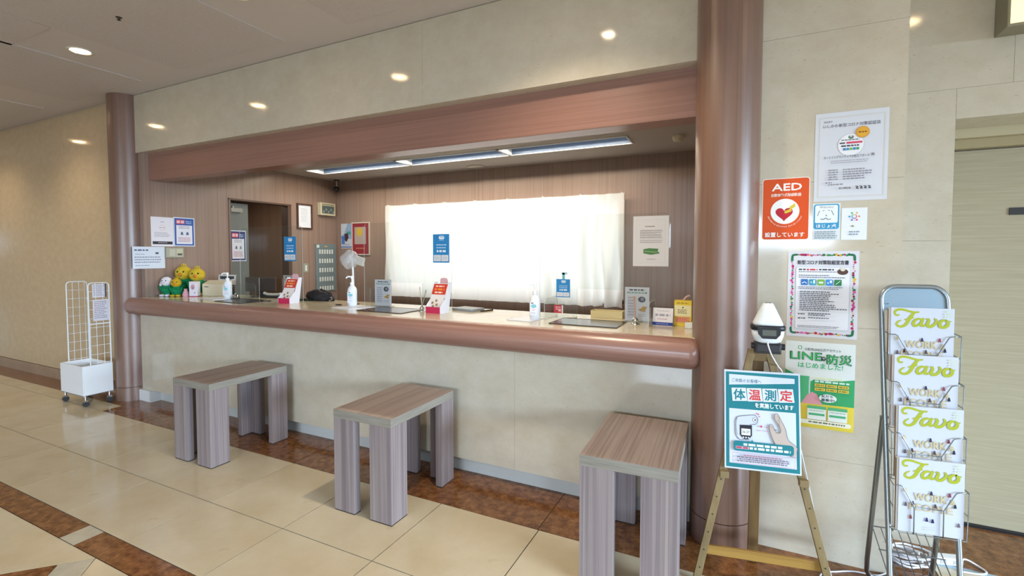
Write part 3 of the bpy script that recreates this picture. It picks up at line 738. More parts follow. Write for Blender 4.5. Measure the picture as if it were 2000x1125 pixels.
# sheets on the left office wall (it faces +x, so the sheets are turned a quarter round)
def on_left(s, name, label, cat, y, z, group=None, x=XJ + .0012): return s.place(name, label, cat, (x, y, z), radians(90), group=group)
s = Sheet(.205, .29, '#E4E2EA'); s.bars(.42, .6, .16, .04, 1, .02, '#8A8894', 101, .1); s.disc(.5, .36, .13, '#C8A8A8', 28); s.disc(.5, .36, .118, '#E4E2EA', 28); s.bars(.40, .62, .35, .02, 1, .02, '#B88A8A', 102, .05)
s.bars(.14, .86, .52, .035, 5, .014, '#A4A2AE', 103, .2); s.rect(.06, .94, .83, .93, '#3C3A42'); s.bars(.30, .72, .865, .02, 1, .022, '#B8B6BE', 104, .05)
on_left(s, 'notice_sheet', 'white notice with round stamp and dark foot bar on office wall', 'notice', 2.661, 1.494, 'sheets on the left office wall')
def mask_poster(w, h, blue):
    s = Sheet(w, h, '#DCE2EE'); s.rect(.04, .96, .03, .97, blue); s.rect(.12, .88, .27, .92, '#E2E4EE')
    s.rect(.12, .52, .08, .23, '#C8566A'); s.rect(.15, .30, .11, .20, '#E8C4CC'); s.rect(.34, .49, .11, .20, '#E8C4CC'); s.bars(.57, .86, .12, .06, 2, .03, '#A8C4E8', 106, .1)
    s.bars(.24, .76, .31, .05, 2, .018, '#6E7488', 107, .1)
    for u in (.38, .64): s.disc(u, .53, .05, '#6A7A96', 12); s.shape([(u - .07, .60), (u + .07, .60), (u + .04, .53), (u - .04, .53)], '#56688A')
    s.bars(.20, .80, .69, .045, 4, .018, '#C07A86', 108, .15); return s
on_left(mask_poster(.205, .295, '#3A5FA8'), 'health_poster', 'blue-bordered health poster beside the white stamped notice', 'poster', 2.868, 1.497, 'sheets on the left office wall')
s = Sheet(.282, .212, '#D6DEEA', t=.0015); s.text('お知らせ', .30, .19, .001, '#5A6A8A') if False else None
s.bars(.06, .52, .13, .1, 1, .06, '#4A5C86', 110, .05); s.rect(.70, .80, .25, .34, '#5A5E72'); s.bars(.08, .40, .33, .02, 1, .03, '#8A94AC', 111, .1); s.bars(.06, .90, .46, .115, 3, .035, '#66708E', 112, .1); s.bars(.08, .50, .84, .02, 1, .03, '#8A94AC', 113, .1)
on_left(s, 'price_sheet', 'pale blue landscape sheet sticking out over the left column', 'notice', 2.497, 1.277, 'sheets on the left office wall', XJ + .002)
t = thing('wall_controller', 'grey-green air-conditioning controller on left office wall', 'controller', (XJ, 2.868, 1.432), radians(90))
CG = plain('#A7A794', .5)
G().box(-.083, .083, -.018, 0, -.05, .05, CG).build('case', t, bevel=.003)
G().box(-.055, .0, -.0205, -.017, -.035, .035, plain('#BDBDAC', .5)).build('cover', t, bevel=.001); G().box(.012, .07, -.0205, -.017, -.038, .038, plain('#C2BFA8', .5)).build('cover', t, bevel=.001)
G().box(.02, .064, -.022, -.020, -.028, -.008, plain('#565850', .4)).build('display', t)
s = mask_poster(.195, .355, '#2E3A72'); s.place('door_poster', 'narrow navy-bordered health poster taped to grey door', 'poster', (XJ - .0885, 3.515, 1.335), rot=(0, 0, radians(90)))
t = thing('picture_frame', 'brown framed white certificate beside the office doorway', 'frame', (XJ, 4.470, 1.91), radians(90))
fw = noise_mat('frame_wood', ['#4A3024', '#5E4030'], (4, 4, 4), 6, 3, .4); g = G()
g.box(-.12, .12, -.022, 0, -.165, -.145, fw); g.box(-.12, .12, -.022, 0, .145, .165, fw); g.box(-.12, -.10, -.022, 0, -.145, .145, fw); g.box(.10, .12, -.022, 0, -.145, .145, fw); g.build('frame', t, bevel=.002)
s = Sheet(.20, .29, '#E8EEF6'); s.bars(.2, .8, .15, .07, 9, .02, '#B4BCCC', 120, .3); s.build('certificate_sheet', t, (-.10, -.008, -.145))
t = thing('alarm_panel', 'cream alarm panel with dark display below the ceiling camera', 'panel', (XJ, 4.820, 2.03), radians(90))
CR = plain('#CFC6A6', .5)
G().box(-.13, .13, -.06, 0, -.085, .085, CR).build('case', t, bevel=.004)
G().box(-.105, .105, -.062, -.0595, -.06, .045, plain('#56625E', .35)).build('display', t); G().box(-.105, .105, -.062, -.0595, .054, .07, plain('#8C8A72', .5)).build('vent_strip', t)
for k in range(5): G().box(-.09 + k * .042, -.066 + k * .042, -.0635, -.0615, -.05 + (k % 2) * .03, -.02 + (k % 2) * .03, plain('#8A969A', .4)).build('button', t)
t = thing('light_switch', 'white rocker light switch between doorway and key cabinet', 'switch', (XJ, 4.481, 1.235), radians(90))
G().box(-.04, .04, -.006, 0, -.06, .06, plain('#9CA08E', .5)).build('plate', t, bevel=.002); G().box(-.012, .012, -.011, -.005, -.04, .035, WHITE_PLASTIC).build('rocker', t, bevel=.001)
t = thing('key_cabinet', 'grey open key rack with five rows of white tags', 'cabinet', (XJ, 4.81, 1.23), radians(90))
GC = plain('#7E8E92', .4, .2)
G().box(-.175, .175, -.02, 0, -.325, .325, GC).build('board', t, bevel=.003)
for r in range(5):
    G().box(-.135, .135, -.026, -.019, .255 - r * .125, .262 - r * .125, GC).build('hook_rail', t)
    for k in range(6): G().box(-.122 + k * .043, -.100 + k * .043, -.026, -.021, .19 - r * .125, .25 - r * .125, plain('#DDE2DC', .5)).build('key_tag', t)
G().box(-.16, -.12, -.024, -.019, .275, .31, plain('#DDEBE4', .4)).build('label_plate', t); G().box(-.03, .02, -.024, -.019, .285, .30, plain('#C8B65A', .4)).build('label_plate', t)
# back wall pictures, camera, curtain
t = thing('red_poster', 'red poster in white frame on the office back wall', 'poster', (-4.742, YB, 1.63))
g = G(); wf_ = plain('#C9BDB0', .5)
g.box(-.16, .16, -.016, 0, -.225, -.21, wf_); g.box(-.16, .16, -.016, 0, .21, .225, wf_); g.box(-.16, -.147, -.016, 0, -.21, .21, wf_); g.box(.147, .16, -.016, 0, -.21, .21, wf_); g.build('frame', t)
s = Sheet(.294, .42, '#8E2F3A'); s.rect(.12, .82, .12, .68, '#A89C94'); s.disc(.42, .28, .17, '#C8A838', 24, rv=.21); s.bars(.2, .8, .80, .05, 1, .035, '#C07A50', 130, .1); s.bars(.34, .56, .075, .02, 1, .012, '#3A2A2A', 131, .1); s.build('print', t, (-.147, -.008, -.21))
s = Sheet(.20, .345, '#C8CCD6'); s.rect(0, 1, 0, .62, '#8FA8C8'); s.shape([(0, 0), (.6, 0), (.3, .4), (0, .5)], '#C4CCD4'); s.disc(.72, .38, .2, '#4A9A90', 18, rv=.12); s.shape([(.3, .42), (.62, .38), (.7, .55), (.52, .74), (.36, .68)], '#4A2E34'); s.rect(.05, .35, .5, .82, '#4A78B8'); s.rect(0, 1, .92, .97, '#5A7AB0'); s.bars(.1, .9, .82, .04, 2, .02, '#8A94B0', 133, .2)
s.place('travel_poster', 'blue and white picture poster left of the red framed one', 'poster', (-5.11, YB - .0012, 1.497))
t = thing('security_camera', 'small black security camera hanging in the office ceiling corner', 'camera', (-5.06, 4.90, ZO))
G().cyl((0, 0, 0), (0, 0, -.012), .035, BLACK, n=16).cyl((0, 0, -.01), (0, 0, -.10), .008, plain('#C9CBCB', .3, .5), n=10).build('mount', t)
G().ell((0, -.005, -.125), (.038, .042, .036), BLACK).build('body', t); G().cyl((.012, -.03, -.135), (.02, -.055, -.145), .014, plain('#303036', .15), n=14).build('lens', t)

def curtain():
    nx, nz = 200, 26; x0, x1, zt, zb = -4.232, -1.11, 2.048, .872; v = []; f = []
    rnd = random.Random(5)
    ph = [(rnd.uniform(18, 60), rnd.uniform(0, 6.3), rnd.uniform(.3, 1)) for _ in range(7)]
    for j in range(nz + 1):
        q = j / nz
        for i in range(nx + 1):
            u = i / nx; x = x0 + (x1 - x0) * u
            amp = (.0045 + .030 * max(0, (u - .6) / .4) + .006 * max(0, (.25 - u) / .25)) * (.15 + .85 * q ** .6)
            y = sum(a * sin(k * (x + .02 * sin(2.3 * q * 3 + p)) + p) for k, p, a in ph) * amp
            sag = .0015 * (1 - cos(2 * pi * u * 7)) * (1 - q)
            z = zt - (zt - zb) * q - sag - .006 * (1 if j == nz else 0) * (u)
            v.append((x, 4.93 + y, z))
    for j in range(nz):
        for i in range(nx): a = j * (nx + 1) + i; f.append((a, a + nx + 1, a + nx + 2, a + 1))
    g = G(); g.add(v, f, CURTAIN, True); return g
ct = thing('curtain', 'white backlit curtain pinned across the office window', 'curtain', (0, 0, 0))
curtain().build('cloth', ct)
for k in range(8):
    x = -4.2 + 3.06 * k / 7
    G().cyl((x, 4.92, 2.052), (x, 5.02, 2.052), .006, WHITE_PLASTIC, n=8).build('pin', ct)
wd = tag(G().box(WX0, WX1, YB + .05, YB + .08, WZ0, WZ0 + .04, WHITE_PAINT).box(WX0, WX1, YB + .05, YB + .08, WZ1 - .04, WZ1, WHITE_PAINT).box(WX0, WX0 + .04, YB + .05, YB + .08, WZ0, WZ1, WHITE_PAINT).box(WX1 - .04, WX1, YB + .05, YB + .08, WZ0, WZ1, WHITE_PAINT).build('window_1'), 'office window frame hidden behind the curtain', 'window', kind='structure')

# ------------------------------------------------------------------ on the counter
def make_bottle():
    t = thing('sanitizer_bottle', 'x', 'bottle', (0, 0, 0), group='sanitizer pump bottles on the counter')
    bm_ = plain('#E3E6EC', .3)
    G().lathe([(.030, 0), (.034, .004), (.036, .02), (.0365, .115), (.034, .135), (.024, .152), (.014, .160), (.013, .168)], bm_, 28, sy=.8).build('body', t)
    g = G(); g.cyl((0, 0, .166), (0, 0, .186), .0155, WHITE_PLASTIC, n=20); g.cyl((0, 0, .186), (0, 0, .222), .0055, WHITE_PLASTIC, n=12); g.cyl((0, 0, .216), (0, 0, .238), .011, WHITE_PLASTIC, r1=.009, n=16)
    g.tube([(0, 0, .229), (-.025, -.012, .233), (-.037, -.018, .228), (-.041, -.02, .218)], .0058, WHITE_PLASTIC, 8); g.build('pump', t)
    s = Sheet(.046, .085, '#E6E9EF', t=.0004); s.rect(.12, .48, .04, .11, '#3A4474'); s.disc(.5, .30, .40, '#58B8C4', 24, rv=.24); s.bars(.2, .8, .27, .06, 1, .05, '#DFF0F2', 140, .1)
    s.bars(.1, .9, .50, .06, 1, .025, '#C86A84', 141, .1); s.bars(.3, .7, .58, .06, 2, .025, '#D08A9C', 142, .3); s.bars(.1, .9, .80, .05, 2, .02, '#8A92A8', 143, .2)
    s.build('label', t, (-.023 - .008, -.0296, .028), (0, 0, radians(-12)))
    return t
bt = make_bottle(); bt.location = (-4.33, 2.845, ZT + .005); bt.rotation_euler = (0, 0, radians(38)); bt['label'] = 'white pump bottle beside the ivory box at the counter left end'
b2 = copy_tree(bt); b2.location = (-2.797, 2.855, ZT + .005); b2.rotation_euler = (0, 0, radians(32)); b2['label'] = 'white pump bottle standing before the bagged stand'
b3 = copy_tree(bt); b3.location = (-1.19, 2.79, ZT + .005); b3.rotation_euler = (0, 0, radians(22)); b3.scale = (.96, .96, .96); b3['label'] = 'white pump bottle standing in front of the curtain'
TRAYW = plain('#DADDE6', .35)
def tray(label, x, y, w, d, rz):
    t = thing('sanitizer_tray', label, 'tray', (x, y, ZT), radians(rz), group='white trays under the pump bottles')
    G().box(-w / 2, w / 2, -d / 2, d / 2, 0, .005, TRAYW).build('plate', t, bevel=.0015)
tray('flat white tray under the leftmost pump bottle', -4.395, 2.795, .25, .19, -8)
tray('flat white tray under the pump bottle by bagged stand', -2.715, 2.785, .23, .24, -12)
tray('flat white tray under the pump bottle before the curtain', -1.245, 2.775, .17, .20, -6)
MAT = plain('#2B2527', .18)
def mat_(label, x, y, rz=0):
    t = thing('desk_mat', label, 'mat', (x, y, ZT), radians(rz), group='dark glossy mats on the counter')
    g = G(); g.prism(rrect(-.205, .205, -.135, .135, .008), 0, .004, 'z', MAT); g.build('sheet', t)
    g = G(); g.tube([(-.204, -.134, .004), (.204, -.134, .004), (.204, .134, .004), (-.204, .134, .004)], .0015, plain('#3A3234', .4), 6, True); g.build('stitched_rim', t)
mat_('dark glossy counter mat beside the call bell', -3.965, 2.74, -5); mat_('dark glossy counter mat before the middle clear screen', -2.345, 2.775, 0); mat_('dark glossy counter mat before the screen nearest right column', -.838, 2.785, 0)

def make_screen(label, x, wr=True, fx=.32, wl=True):
    t = thing('acrylic_screen', label, 'screen', (x, 2.93, ZT), group='clear acrylic screens on the counter')
    w, h, sw, sh = .415, .662, .154, .197
    out = [(-w, 0), (-sw, 0), (-sw, sh), (sw, sh), (sw, 0), (w, 0)] + [(w - .04 + .04 * cos(a), h - .04 + .04 * sin(a)) for a in [pi / 2 * i / 6 for i in range(7)]] + [(-w + .04 - .04 * sin(a), h - .04 + .04 * cos(a)) for a in [pi / 2 * i / 6 for i in range(7)]]
    g = G(); g.prism(out, -.0025, .0025, 'y', ACRYLIC, side=ACRYLIC_EDGE); g.build('pane', t)
    for sx in (-1, 1):
        y0 = -.15 if (wl if sx < 0 else wr) else .003
        p = [(y0, 0), (.085, 0), (.085, .11), (.055, .14), (y0 + .03, .14), (y0, .11)] if y0 < 0 else [(y0, 0), (.085, 0), (.085, .11), (.055, .14), (y0, .14)]
        g = G(); g.prism(p, sx * fx - .002, sx * fx + .002, 'x', ACRYLIC, side=ACRYLIC_EDGE); g.build('foot', t)
    return t
make_screen('clear acrylic screen before the dark office doorway', -3.85, False); make_screen('middle clear acrylic screen before left half of curtain', -2.322, False, .36, False); make_screen('clear acrylic screen with white sheet, nearest right column', -.8015)
YS = 2.93 - .0045
def coupon(label, x, z, w, h, tape=False):
    s = Sheet(w, h, '#2C83C0'); s.rr(.36, .70, .06, .18, .08, '#DCE8F2'); s.rect(.42, .66, .09, .11, '#2C83C0'); s.bars(.40, .68, .20, .03, 1, .02, '#B8D4EC', 150, .05)
    s.bars(.22, .84, .36, .06, 1, .03, '#D2E2F0', 151, .05); s.bars(.22, .84, .46, .06, 1, .03, '#C8DCF0', 152, .05); s.bars(.24, .82, .56, .06, 1, .07, '#E2ECF4', 153, .05)
    s.rect(.05, .49, .73, .95, '#D4D8DC'); s.rect(.52, .95, .73, .95, '#D4D8DC'); s.bars(.10, .44, .80, .06, 2, .02, '#9AA2AC', 154, .2); s.bars(.60, .90, .80, .06, 2, .02, '#9AA2AC', 155, .2)
    if tape: s.box(.44 * w, .62 * w, -.0005, .0002, h, h + .042, plain('#5FA6B4', .4)); s.box(.38 * w, .80 * w, -.0005, .0002, h + .03, h + .045, plain('#A9C9CE', .4))
    s.place('coupon_notice', label, 'notice', (x, YS, z), group='blue coupon notices on the clear screens')
coupon('blue coupon notice on the clear screen before the doorway', -3.66, 1.357, .150, .214)
coupon('blue coupon notice on the middle clear screen', -2.068, 1.356, .143, .209)
coupon('small blue coupon notice taped low on the screen before the curtain', -1.097, 1.14, .094, .117, True)
s = Sheet(.207, .30, '#CFCCCC'); s.frame(.10, .90, .08, .92, .004, '#B8B4B0'); s.bars(.34, .62, .20, .03, 1, .016, '#6A6664', 160, .05); s.bars(.2, .84, .28, .045, 4, .011, '#8A8684', 161, .08); s.bars(.2, .84, .30, .045, 4, .008, '#9A9694', 165, .3); s.bars(.2, .84, .48, .035, 2, .010, '#8A8684', 162, .1)
s.shape([(.30, .66), (.45, .64), (.72, .65), (.70, .70), (.76, .74), (.52, .77), (.30, .74)], '#4E7A48'); s.stroke([(.34, .70), (.68, .72)], .03, '#7E9A6A'); s.bars(.40, .64, .85, .03, 1, .010, '#B08A9A', 163, .05)
s.place('screen_notice', 'white letter sheet with small green picture on clear screen', 'notice', (-.604, YS, 1.347))
s = Sheet(.064, .052, '#B23A44', t=.0006); s.bars(.2, .8, .2, .25, 2, .12, '#E0B8BC', 170, .1); s.rect(.5, .78, .5, .8, '#D8A8AC'); s.rect(.86, 1, 0, 1, '#D8D2D2')
s.place('red_sticker', 'small red square sticker low on the clear screen', 'sticker', (-1.114, YS, 1.035))

def bell(x, y, label):
    t = thing('call_bell', label, 'bell', (x, y, ZT))
    G().lathe([(.038, 0), (.038, .006), (.034, .010)], BLACK, 24).build('base', t)
    G().lathe([(.033, .012), (.031, .022), (.024, .034), (.010, .041), (.0, .042)], CHROME, 24).build('dome', t)
    G().cyl((0, 0, .041), (0, 0, .052), .004, CHROME, n=10).build('plunger', t)
bell(-4.245, 2.862, 'chrome call bell at the left corner of a dark mat')
def pen_stand(x, y, label, pens):
    t = thing('pen_stand', label, 'pen stand', (x, y, ZT), group='chrome pen stands')
    G().lathe([(.026, 0), (.026, .004), (.016, .010)], CHROME, 20).ell((0, 0, .024), (.018, .018, .018), CHROME).build('base', t)
    for dx, dy, h, c in pens: G().cyl((0, 0, .03), (dx, dy, h), .0035, plain(c, .4), n=8).cyl((dx * .9, dy * .9, h * .9), (dx * 1.02, dy * 1.02, h * 1.03), .005, plain(c, .4), n=8).build('pen', t)
pen_stand(-2.095, 2.825, 'chrome pen stand left of the red leaflet box', [(-.035, .02, .17, '#B9B39C'), (.012, .03, .15, '#8E8A78')])
pen_stand(-.572, 2.86, 'chrome pen stand before the right menu card', [(-.012, .01, .16, '#C98A6A')])

def leaflet_box(x, y, label, rz):
    t = thing('leaflet_holder', label, 'leaflet holder', (x, y, ZT), radians(rz), group='red and white leaflet holders')
    w = .062; P = [(-.055, 0), (.05, 0), (.085, .215), (.05, .215), (.005, .10), (-.055, .045)]
    ac = plain('#E2E2EA', .35)
    for sx in (-1, 1): g = G(); g.prism(P, sx * w - .002, sx * w + .002, 'x', ac); g.build('side_panel', t)
    g = G(); g.box(-w, w, -.055, -.052, 0, .045, plain('#C42A54', .4)); g.build('front_lip', t)
    L = Sheet(.118, .215, '#E6DEDC'); L.rect(0, 1, .02, .40, '#CF3A2C'); L.bars(.15, .85, .08, .1, 1, .05, '#F0C8B0', 171, .1); L.bars(.12, .88, .18, .1, 1, .07, '#E88A3A', 172, .1); L.bars(.2, .8, .30, .1, 1, .05, '#F4E4C8', 173, .1)
    for u, v in ((.25, .70), (.5, .62), (.6, .76), (.36, .82)): L.disc(u, v, .10, '#C8B49A', 12); L.disc(u, v, .06, '#8A6A4A', 12)
    L.shape([(0, .85), (.5, .92), (1, .82), (1, 1), (0, 1)], '#C83A62')
    L.build('leaflet', t, (-.059, -.046, .012), (radians(-26), 0, 0))
    L2 = G(); L2.prism(rrect(-.02, .045, .17, .245, .02), .062, .066, 'y', plain('#D8A8B0', .5)); L2.build('top_tab', t)
    return t
leaflet_box(-3.475, 2.815, 'red and white leaflet holder before the dark doorway', 6); leaflet_box(-1.955, 2.815, 'red and white leaflet holder before the curtain', -2)

def menu_stand(x, y, w, h, label, faded):
    t = thing('menu_stand', label, 'sign', (x, y, ZT), group='upright acrylic menu stands')
    G().box(-w / 2 - .004, w / 2 + .004, -.03, .03, 0, .004, ACRYLIC_EDGE).build('base', t)
    s = Sheet(w, h - .006, '#CBCAD4' if not faded else '#B4ADA8')
    s.bars(.18, .82, .06, .05, 1, .045, '#5A5A60', 180, .05); s.rect(.10, .90, .145, .185, '#3C6A5C'); s.bars(.14, .86, .15, .05, 1, .025, '#B8D0C8', 184, .05)
    s.rect(.10, .48, .27, .92, '#C2C0CC')
    for k in range(7): s.bars(.13, .46, .30 + k * .085, .02, 2, .012, '#8A8894', 186 + k, .3)
    s.disc(.70, .36, .15, '#4E4E56', 14, rv=.12); s.disc(.72, .35, .07, '#8A8A94', 10); s.shape([(.55, .66), (.68, .63), (.75, .56), (.92, .58), (.82, .66), (.86, .72), (.66, .70)], '#B88A3A'); s.bars(.54, .9, .80, .05, 2, .012, '#8A8894', 196, .2)
    s.build('menu_sheet', t, (-w / 2, -.003, .005))
    G().box(-w / 2, w / 2, .000, .003, .004, h + .002, ACRYLIC).build('back_plate', t)
menu_stand(-2.585, 2.975, .168, .213, 'upright printed menu sheet behind the middle clear screen', False)
menu_stand(-.588, 2.985, .148, .214, 'upright printed menu sheet behind the screen by right column', False)
menu_stand(-3.69, 2.99, .13, .225, 'greyish upright menu sheet behind left red leaflet holder', True)

t = thing('name_card', 'small white desk card with blue foot left of yellow box', 'card', (-.418, 2.862, ZT), radians(-3))
s = Sheet(.118, .104, '#DDD9DA', t=.002); s.rect(0, 1, .82, 1, '#2A3F8C'); s.frame(0, 1, 0, 1, .015, '#4A4658'); s.bars(.14, .86, .36, .1, 1, .12, '#9A98A4', 200, .02); s.bars(.22, .78, .16, .1, 1, .05, '#B8B4B8', 201, .05); s.bars(.25, .75, .62, .1, 1, .04, '#C08A9A', 202, .05); s.bars(.2, .8, .89, .1, 1, .04, '#8A98CC', 203, .05)
s.build('card_face', t, (-.059, 0, .003), (radians(-12), 0, 0)); G().prism([(.0, 0), (.055, 0), (.022, .104)], -.057, .057, 'x', plain('#C9C4C6', .5)).build('prop', t)
t = thing('yellow_box', 'yellow printed box standing against the right column', 'box', (-.311, 2.91, ZT))
G().box(-.048, .048, 0, .05, 0, .148, plain('#DDB92E', .4)).build('carton', t, bevel=.001)
s = Sheet(.094, .146, '#E2C23C', t=.0004); s.bars(.15, .85, .07, .1, 1, .05, '#B08A2A', 210, .1); s.rect(.02, .98, .18, .62, '#E6DCA8'); s.disc(.5, .27, .05, '#6A5A3A', 10); s.bars(.2, .8, .35, .06, 3, .03, '#7A6A4A', 211, .2); s.rect(.08, .92, .64, .88, '#D89A6A'); s.bars(.1, .9, .67, .06, 3, .035, '#C8605A', 212, .2); s.build('front_print', t, (-.047, -.0006, .001))
G().tube([(.0, .03, .148), (.015, .028, .168), (.035, .03, .176)], .006, plain('#B8988C', .5), 8).build('tag', t)
t = thing('small_white_box', 'tiny white cube box in front of the yellow box', 'box', (-.27, 2.835, ZT)); G().box(-.02, .02, -.015, .02, 0, .034, plain('#DCDCD0', .45)).build('carton', t, bevel=.003)

# plush toys at the far end: plain soft birds and a rabbit in green cloth
CLOTH_G = noise_mat('green_plush', ['#12633F', '#1B7A4E', '#238A5A'], (1, 1, 1), 60, 3, .9, .6, spec=.1, bump=.3)
PL_Y = noise_mat('yellow_plush', ['#BFA024', '#CEB236', '#D6BE4E'], (1, 1, 1), 60, 3, .9, .6, spec=.1, bump=.3)
PL_O = noise_mat('ochre_plush', ['#B8921C', '#C8A42C', '#D0AE3C'], (1, 1, 1), 60, 3, .9, .6, spec=.1, bump=.3)
PL_W = noise_mat('white_plush', ['#D6D2D8', '#E0DDE2', '#E8E6EA'], (1, 1, 1), 60, 3, .9, .6, spec=.1, bump=.3)
BEAK = plain('#D2822A', .8); BEAD = plain('#201C1C', .2)
def plush(x, y, k, fur, label, rz, ears=False, feet=None):
    t = thing('plush_toy', label, 'plush toy', (x, y, ZT), radians(rz), group='plush toys at the counter end'); t.scale = (k, k, k)
    G().ell((0, 0, .062), (.056, .045, .060), CLOTH_G).build('body', t)
    G().ell((0, -.006, .148), (.050, .045, .048), fur).build('head', t)
    for sx in (-1, 1):
        G().ell((sx * .046, -.016, .075), (.013, .018, .034), CLOTH_G, 12, 8, Matrix.Rotation(sx * .5, 3, 'Y')).build('arm', t)
        G().ell((sx * .026, -.038, .012), (.024, .030, .0125), feet or fur, 12, 8).build('foot', t)
        G().ell((sx * .018, -.047, .158), (.006, .004, .006), BEAD, 10, 6).build('eye', t)
        if ears: G().ell((sx * .048, .0, .135), (.016, .014, .045), fur, 12, 8, Matrix.Rotation(-sx * .45, 3, 'Y')).build('ear', t)
    if not ears:
        G().cyl((0, -.046, .140), (0, -.070, .136), .014, BEAK, r1=.002, n=12).build('beak', t)
        for k2 in range(3): G().ell((-.012 + k2 * .012, 0, .200 - abs(k2 - 1) * .004), (.005, .005, .016), fur, 8, 6).build('tuft', t)
    else: G().ell((0, -.050, .142), (.006, .004, .004), plain('#C88A98', .7), 8, 6).build('nose', t)
    return t
plush(-5.095, 2.735, .98, PL_W, 'white plush toy with drooping ears in green cloth', 30, True, PL_W)
plush(-4.985, 2.762, .90, PL_O, 'small ochre plush bird in green cloth beside white toy', 40, False, PL_Y)
plush(-5.10, 2.90, 1.50, PL_Y, 'big yellow plush bird at the back leaning on wall', 35, False, PL_O)
plush(-4.93, 2.93, 1.40, PL_Y, 'big yellow plush bird behind the printed carton', 42, False, PL_O)
t = thing('pink_pouch', 'small pink cloth pouch between ochre plush and carton', 'pouch', (-4.905, 2.80, ZT)); G().lathe([(.026, 0), (.030, .015), (.022, .045), (.013, .062), (.017, .075)], plain('#D8A0A8', .8), 14).build('cloth', t)
t = thing('drink_carton', 'white printed carton in front of big yellow plush bird', 'carton', (-4.835, 2.845, ZT), radians(35))
G().box(-.036, .036, -.032, .032, .006, .142, plain('#DCD6DE', .4)).box(-.037, .037, -.033, .033, 0, .006, plain('#B8345A', .5)).build('carton_body', t, bevel=.001); G().box(-.037, .037, -.033, .033, .142, .147, plain('#E6C8C8', .5)).build('lid', t)
s = Sheet(.066, .13, '#DCD6DE', t=.0003); s.disc(.45, .35, .28, '#C8949A', 18, rv=.4); s.disc(.45, .42, .14, '#8A7A9A', 12); s.bars(.2, .8, .08, .08, 1, .03, '#B0A0AC', 220, .1); s.disc(.7, .78, .08, '#6A5A5A', 8); s.build('front_print', t, (-.033, -.0328, .009))
t = thing('ivory_box', 'ivory dispenser box behind the leftmost pump bottle', 'box', (-4.705, 2.985, ZT), radians(12))
IV = plain('#D9CFB2', .5)
g = G(); g.prism([(-.055, 0), (.055, 0), (.055, .152), (.02, .152), (-.055, .118)], -.125, .125, 'x', IV); g.build('case', t, bevel=.006); G().box(-.10, -.05, -.0565, -.054, .088, .096, plain('#56525A', .5)).build('slot', t)
t = thing('desk_notice', 'small white desk notice standing behind the ivory box', 'notice', (-4.72, 3.09, ZT), radians(16))
s = Sheet(.20, .10, '#D9D6D8', t=.002); s.frame(.04, .96, .08, .92, .01, '#8A868A'); s.bars(.2, .8, .35, .2, 2, .12, '#4A464C', 222, .05); s.build('card_face', t, (-.10, 0, .105), (radians(-8), 0, 0)); G().box(-.08, .08, .008, .016, 0, .19, plain('#3A3638', .5)).build('prop', t)

# behind the screens
t = thing('black_bag', 'crumpled black cloth bag lying behind the left leaflet holder', 'bag', (-3.42, 3.098, ZT))
def blob(nu, nv, rx, ry, rz, seed, zmin=0):
    rnd = random.Random(seed); ks = [(rnd.uniform(2, 6), rnd.uniform(2, 5), rnd.uniform(0, 6), rnd.uniform(.04, .10)) for _ in range(6)]
    v = []; f = []
    for i in range(nv + 1):
        th = pi * i / nv
        for j in range(nu):
            ph = 2 * pi * j / nu; r = 1 + sum(a * sin(k * ph + p) * sin(l * th) for k, l, p, a in ks)
            p = (rx * r * sin(th) * cos(ph), ry * r * sin(th) * sin(ph), max(zmin, rz * r * cos(th) + rz * .55))
            v.append(p)
    for i in range(nv):
        for j in range(nu): f.append((i * nu + j, (i + 1) * nu + j, (i + 1) * nu + (j + 1) % nu, i * nu + (j + 1) % nu))
    return v, f
v, f = blob(36, 18, .165, .064, .062, 11); G().add(v, f, noise_mat('black_cloth', ['#141318', '#1E1C22', '#2A272E'], (1, 1, 1), 14, 5, .7), True).build('cloth', t)
G().box(-.175, -.06, -.085, -.04, 0, .02, plain('#28382F', .3)).build('flap', t, rot=(0, 0, .2), bevel=.004)
G().tube([(.13, -.02, .03), (.17, -.03, .035), (.185, -.035, .02), (.16, -.05, .004)], .005, plain('#8A8484', .5), 8).build('strap_end', t)
t = thing('bagged_stand', 'tall white desk stand with clear plastic bag over its top', 'stand', (-2.895, 2.975, ZT))
G().lathe([(.045, 0), (.045, .005), (.012, .012)], DARK, 20).build('base', t); G().cyl((0, 0, .01), (-.012, 0, .36), .0075, WHITE_PLASTIC, n=12).build('pole', t)
G().box(-.07, .03, -.012, .006, .33, .40, plain('#CFCBC4', .4)).build('head', t, rot=(0, radians(14), 0), bevel=.006)
v, f = blob(30, 16, .085, .05, .075, 23, -9); G().add([(x_ - .045 + .25 * max(0, z_ - .05), y_, z_ + .33) for x_, y_, z_ in v], f, POLYBAG, True).build('plastic_bag', t)
t = thing('telephone', 'white telephone handset on dark base beyond the left screen', 'telephone', (-4.02, 3.08, ZT), radians(10))
G().box(-.11, .09, -.04, .05, 0, .02, DARK).build('base', t, bevel=.006); g = G(); g.tube([(-.10, 0, .045), (-.06, 0, .032), (0, 0, .03), (.07, 0, .034), (.09, 0, .04)], .013, plain('#CBC7BE', .4), 10); g.build('handset', t)
t = thing('monitor', 'back of a dark monitor in front of the office doorway', 'monitor', (-4.22, 3.10, ZT), radians(20))
G().box(-.16, .15, .0, .03, .05, .19, plain('#37291F', .6)).build('screen_back', t, bevel=.006); G().box(-.03, .03, .01, .03, 0, .06, DARK).build('neck', t); G().box(-.08, .08, -.02, .05, 0, .008, DARK).build('foot', t)
t = thing('wooden_tray', 'pale wooden tray at the back of the counter', 'tray', (-.80, 3.105, ZT)); WT = noise_mat('pale_wood', ['#D2BE86', '#DCCB98'], (2, 30, 30), 2, 3, .5)
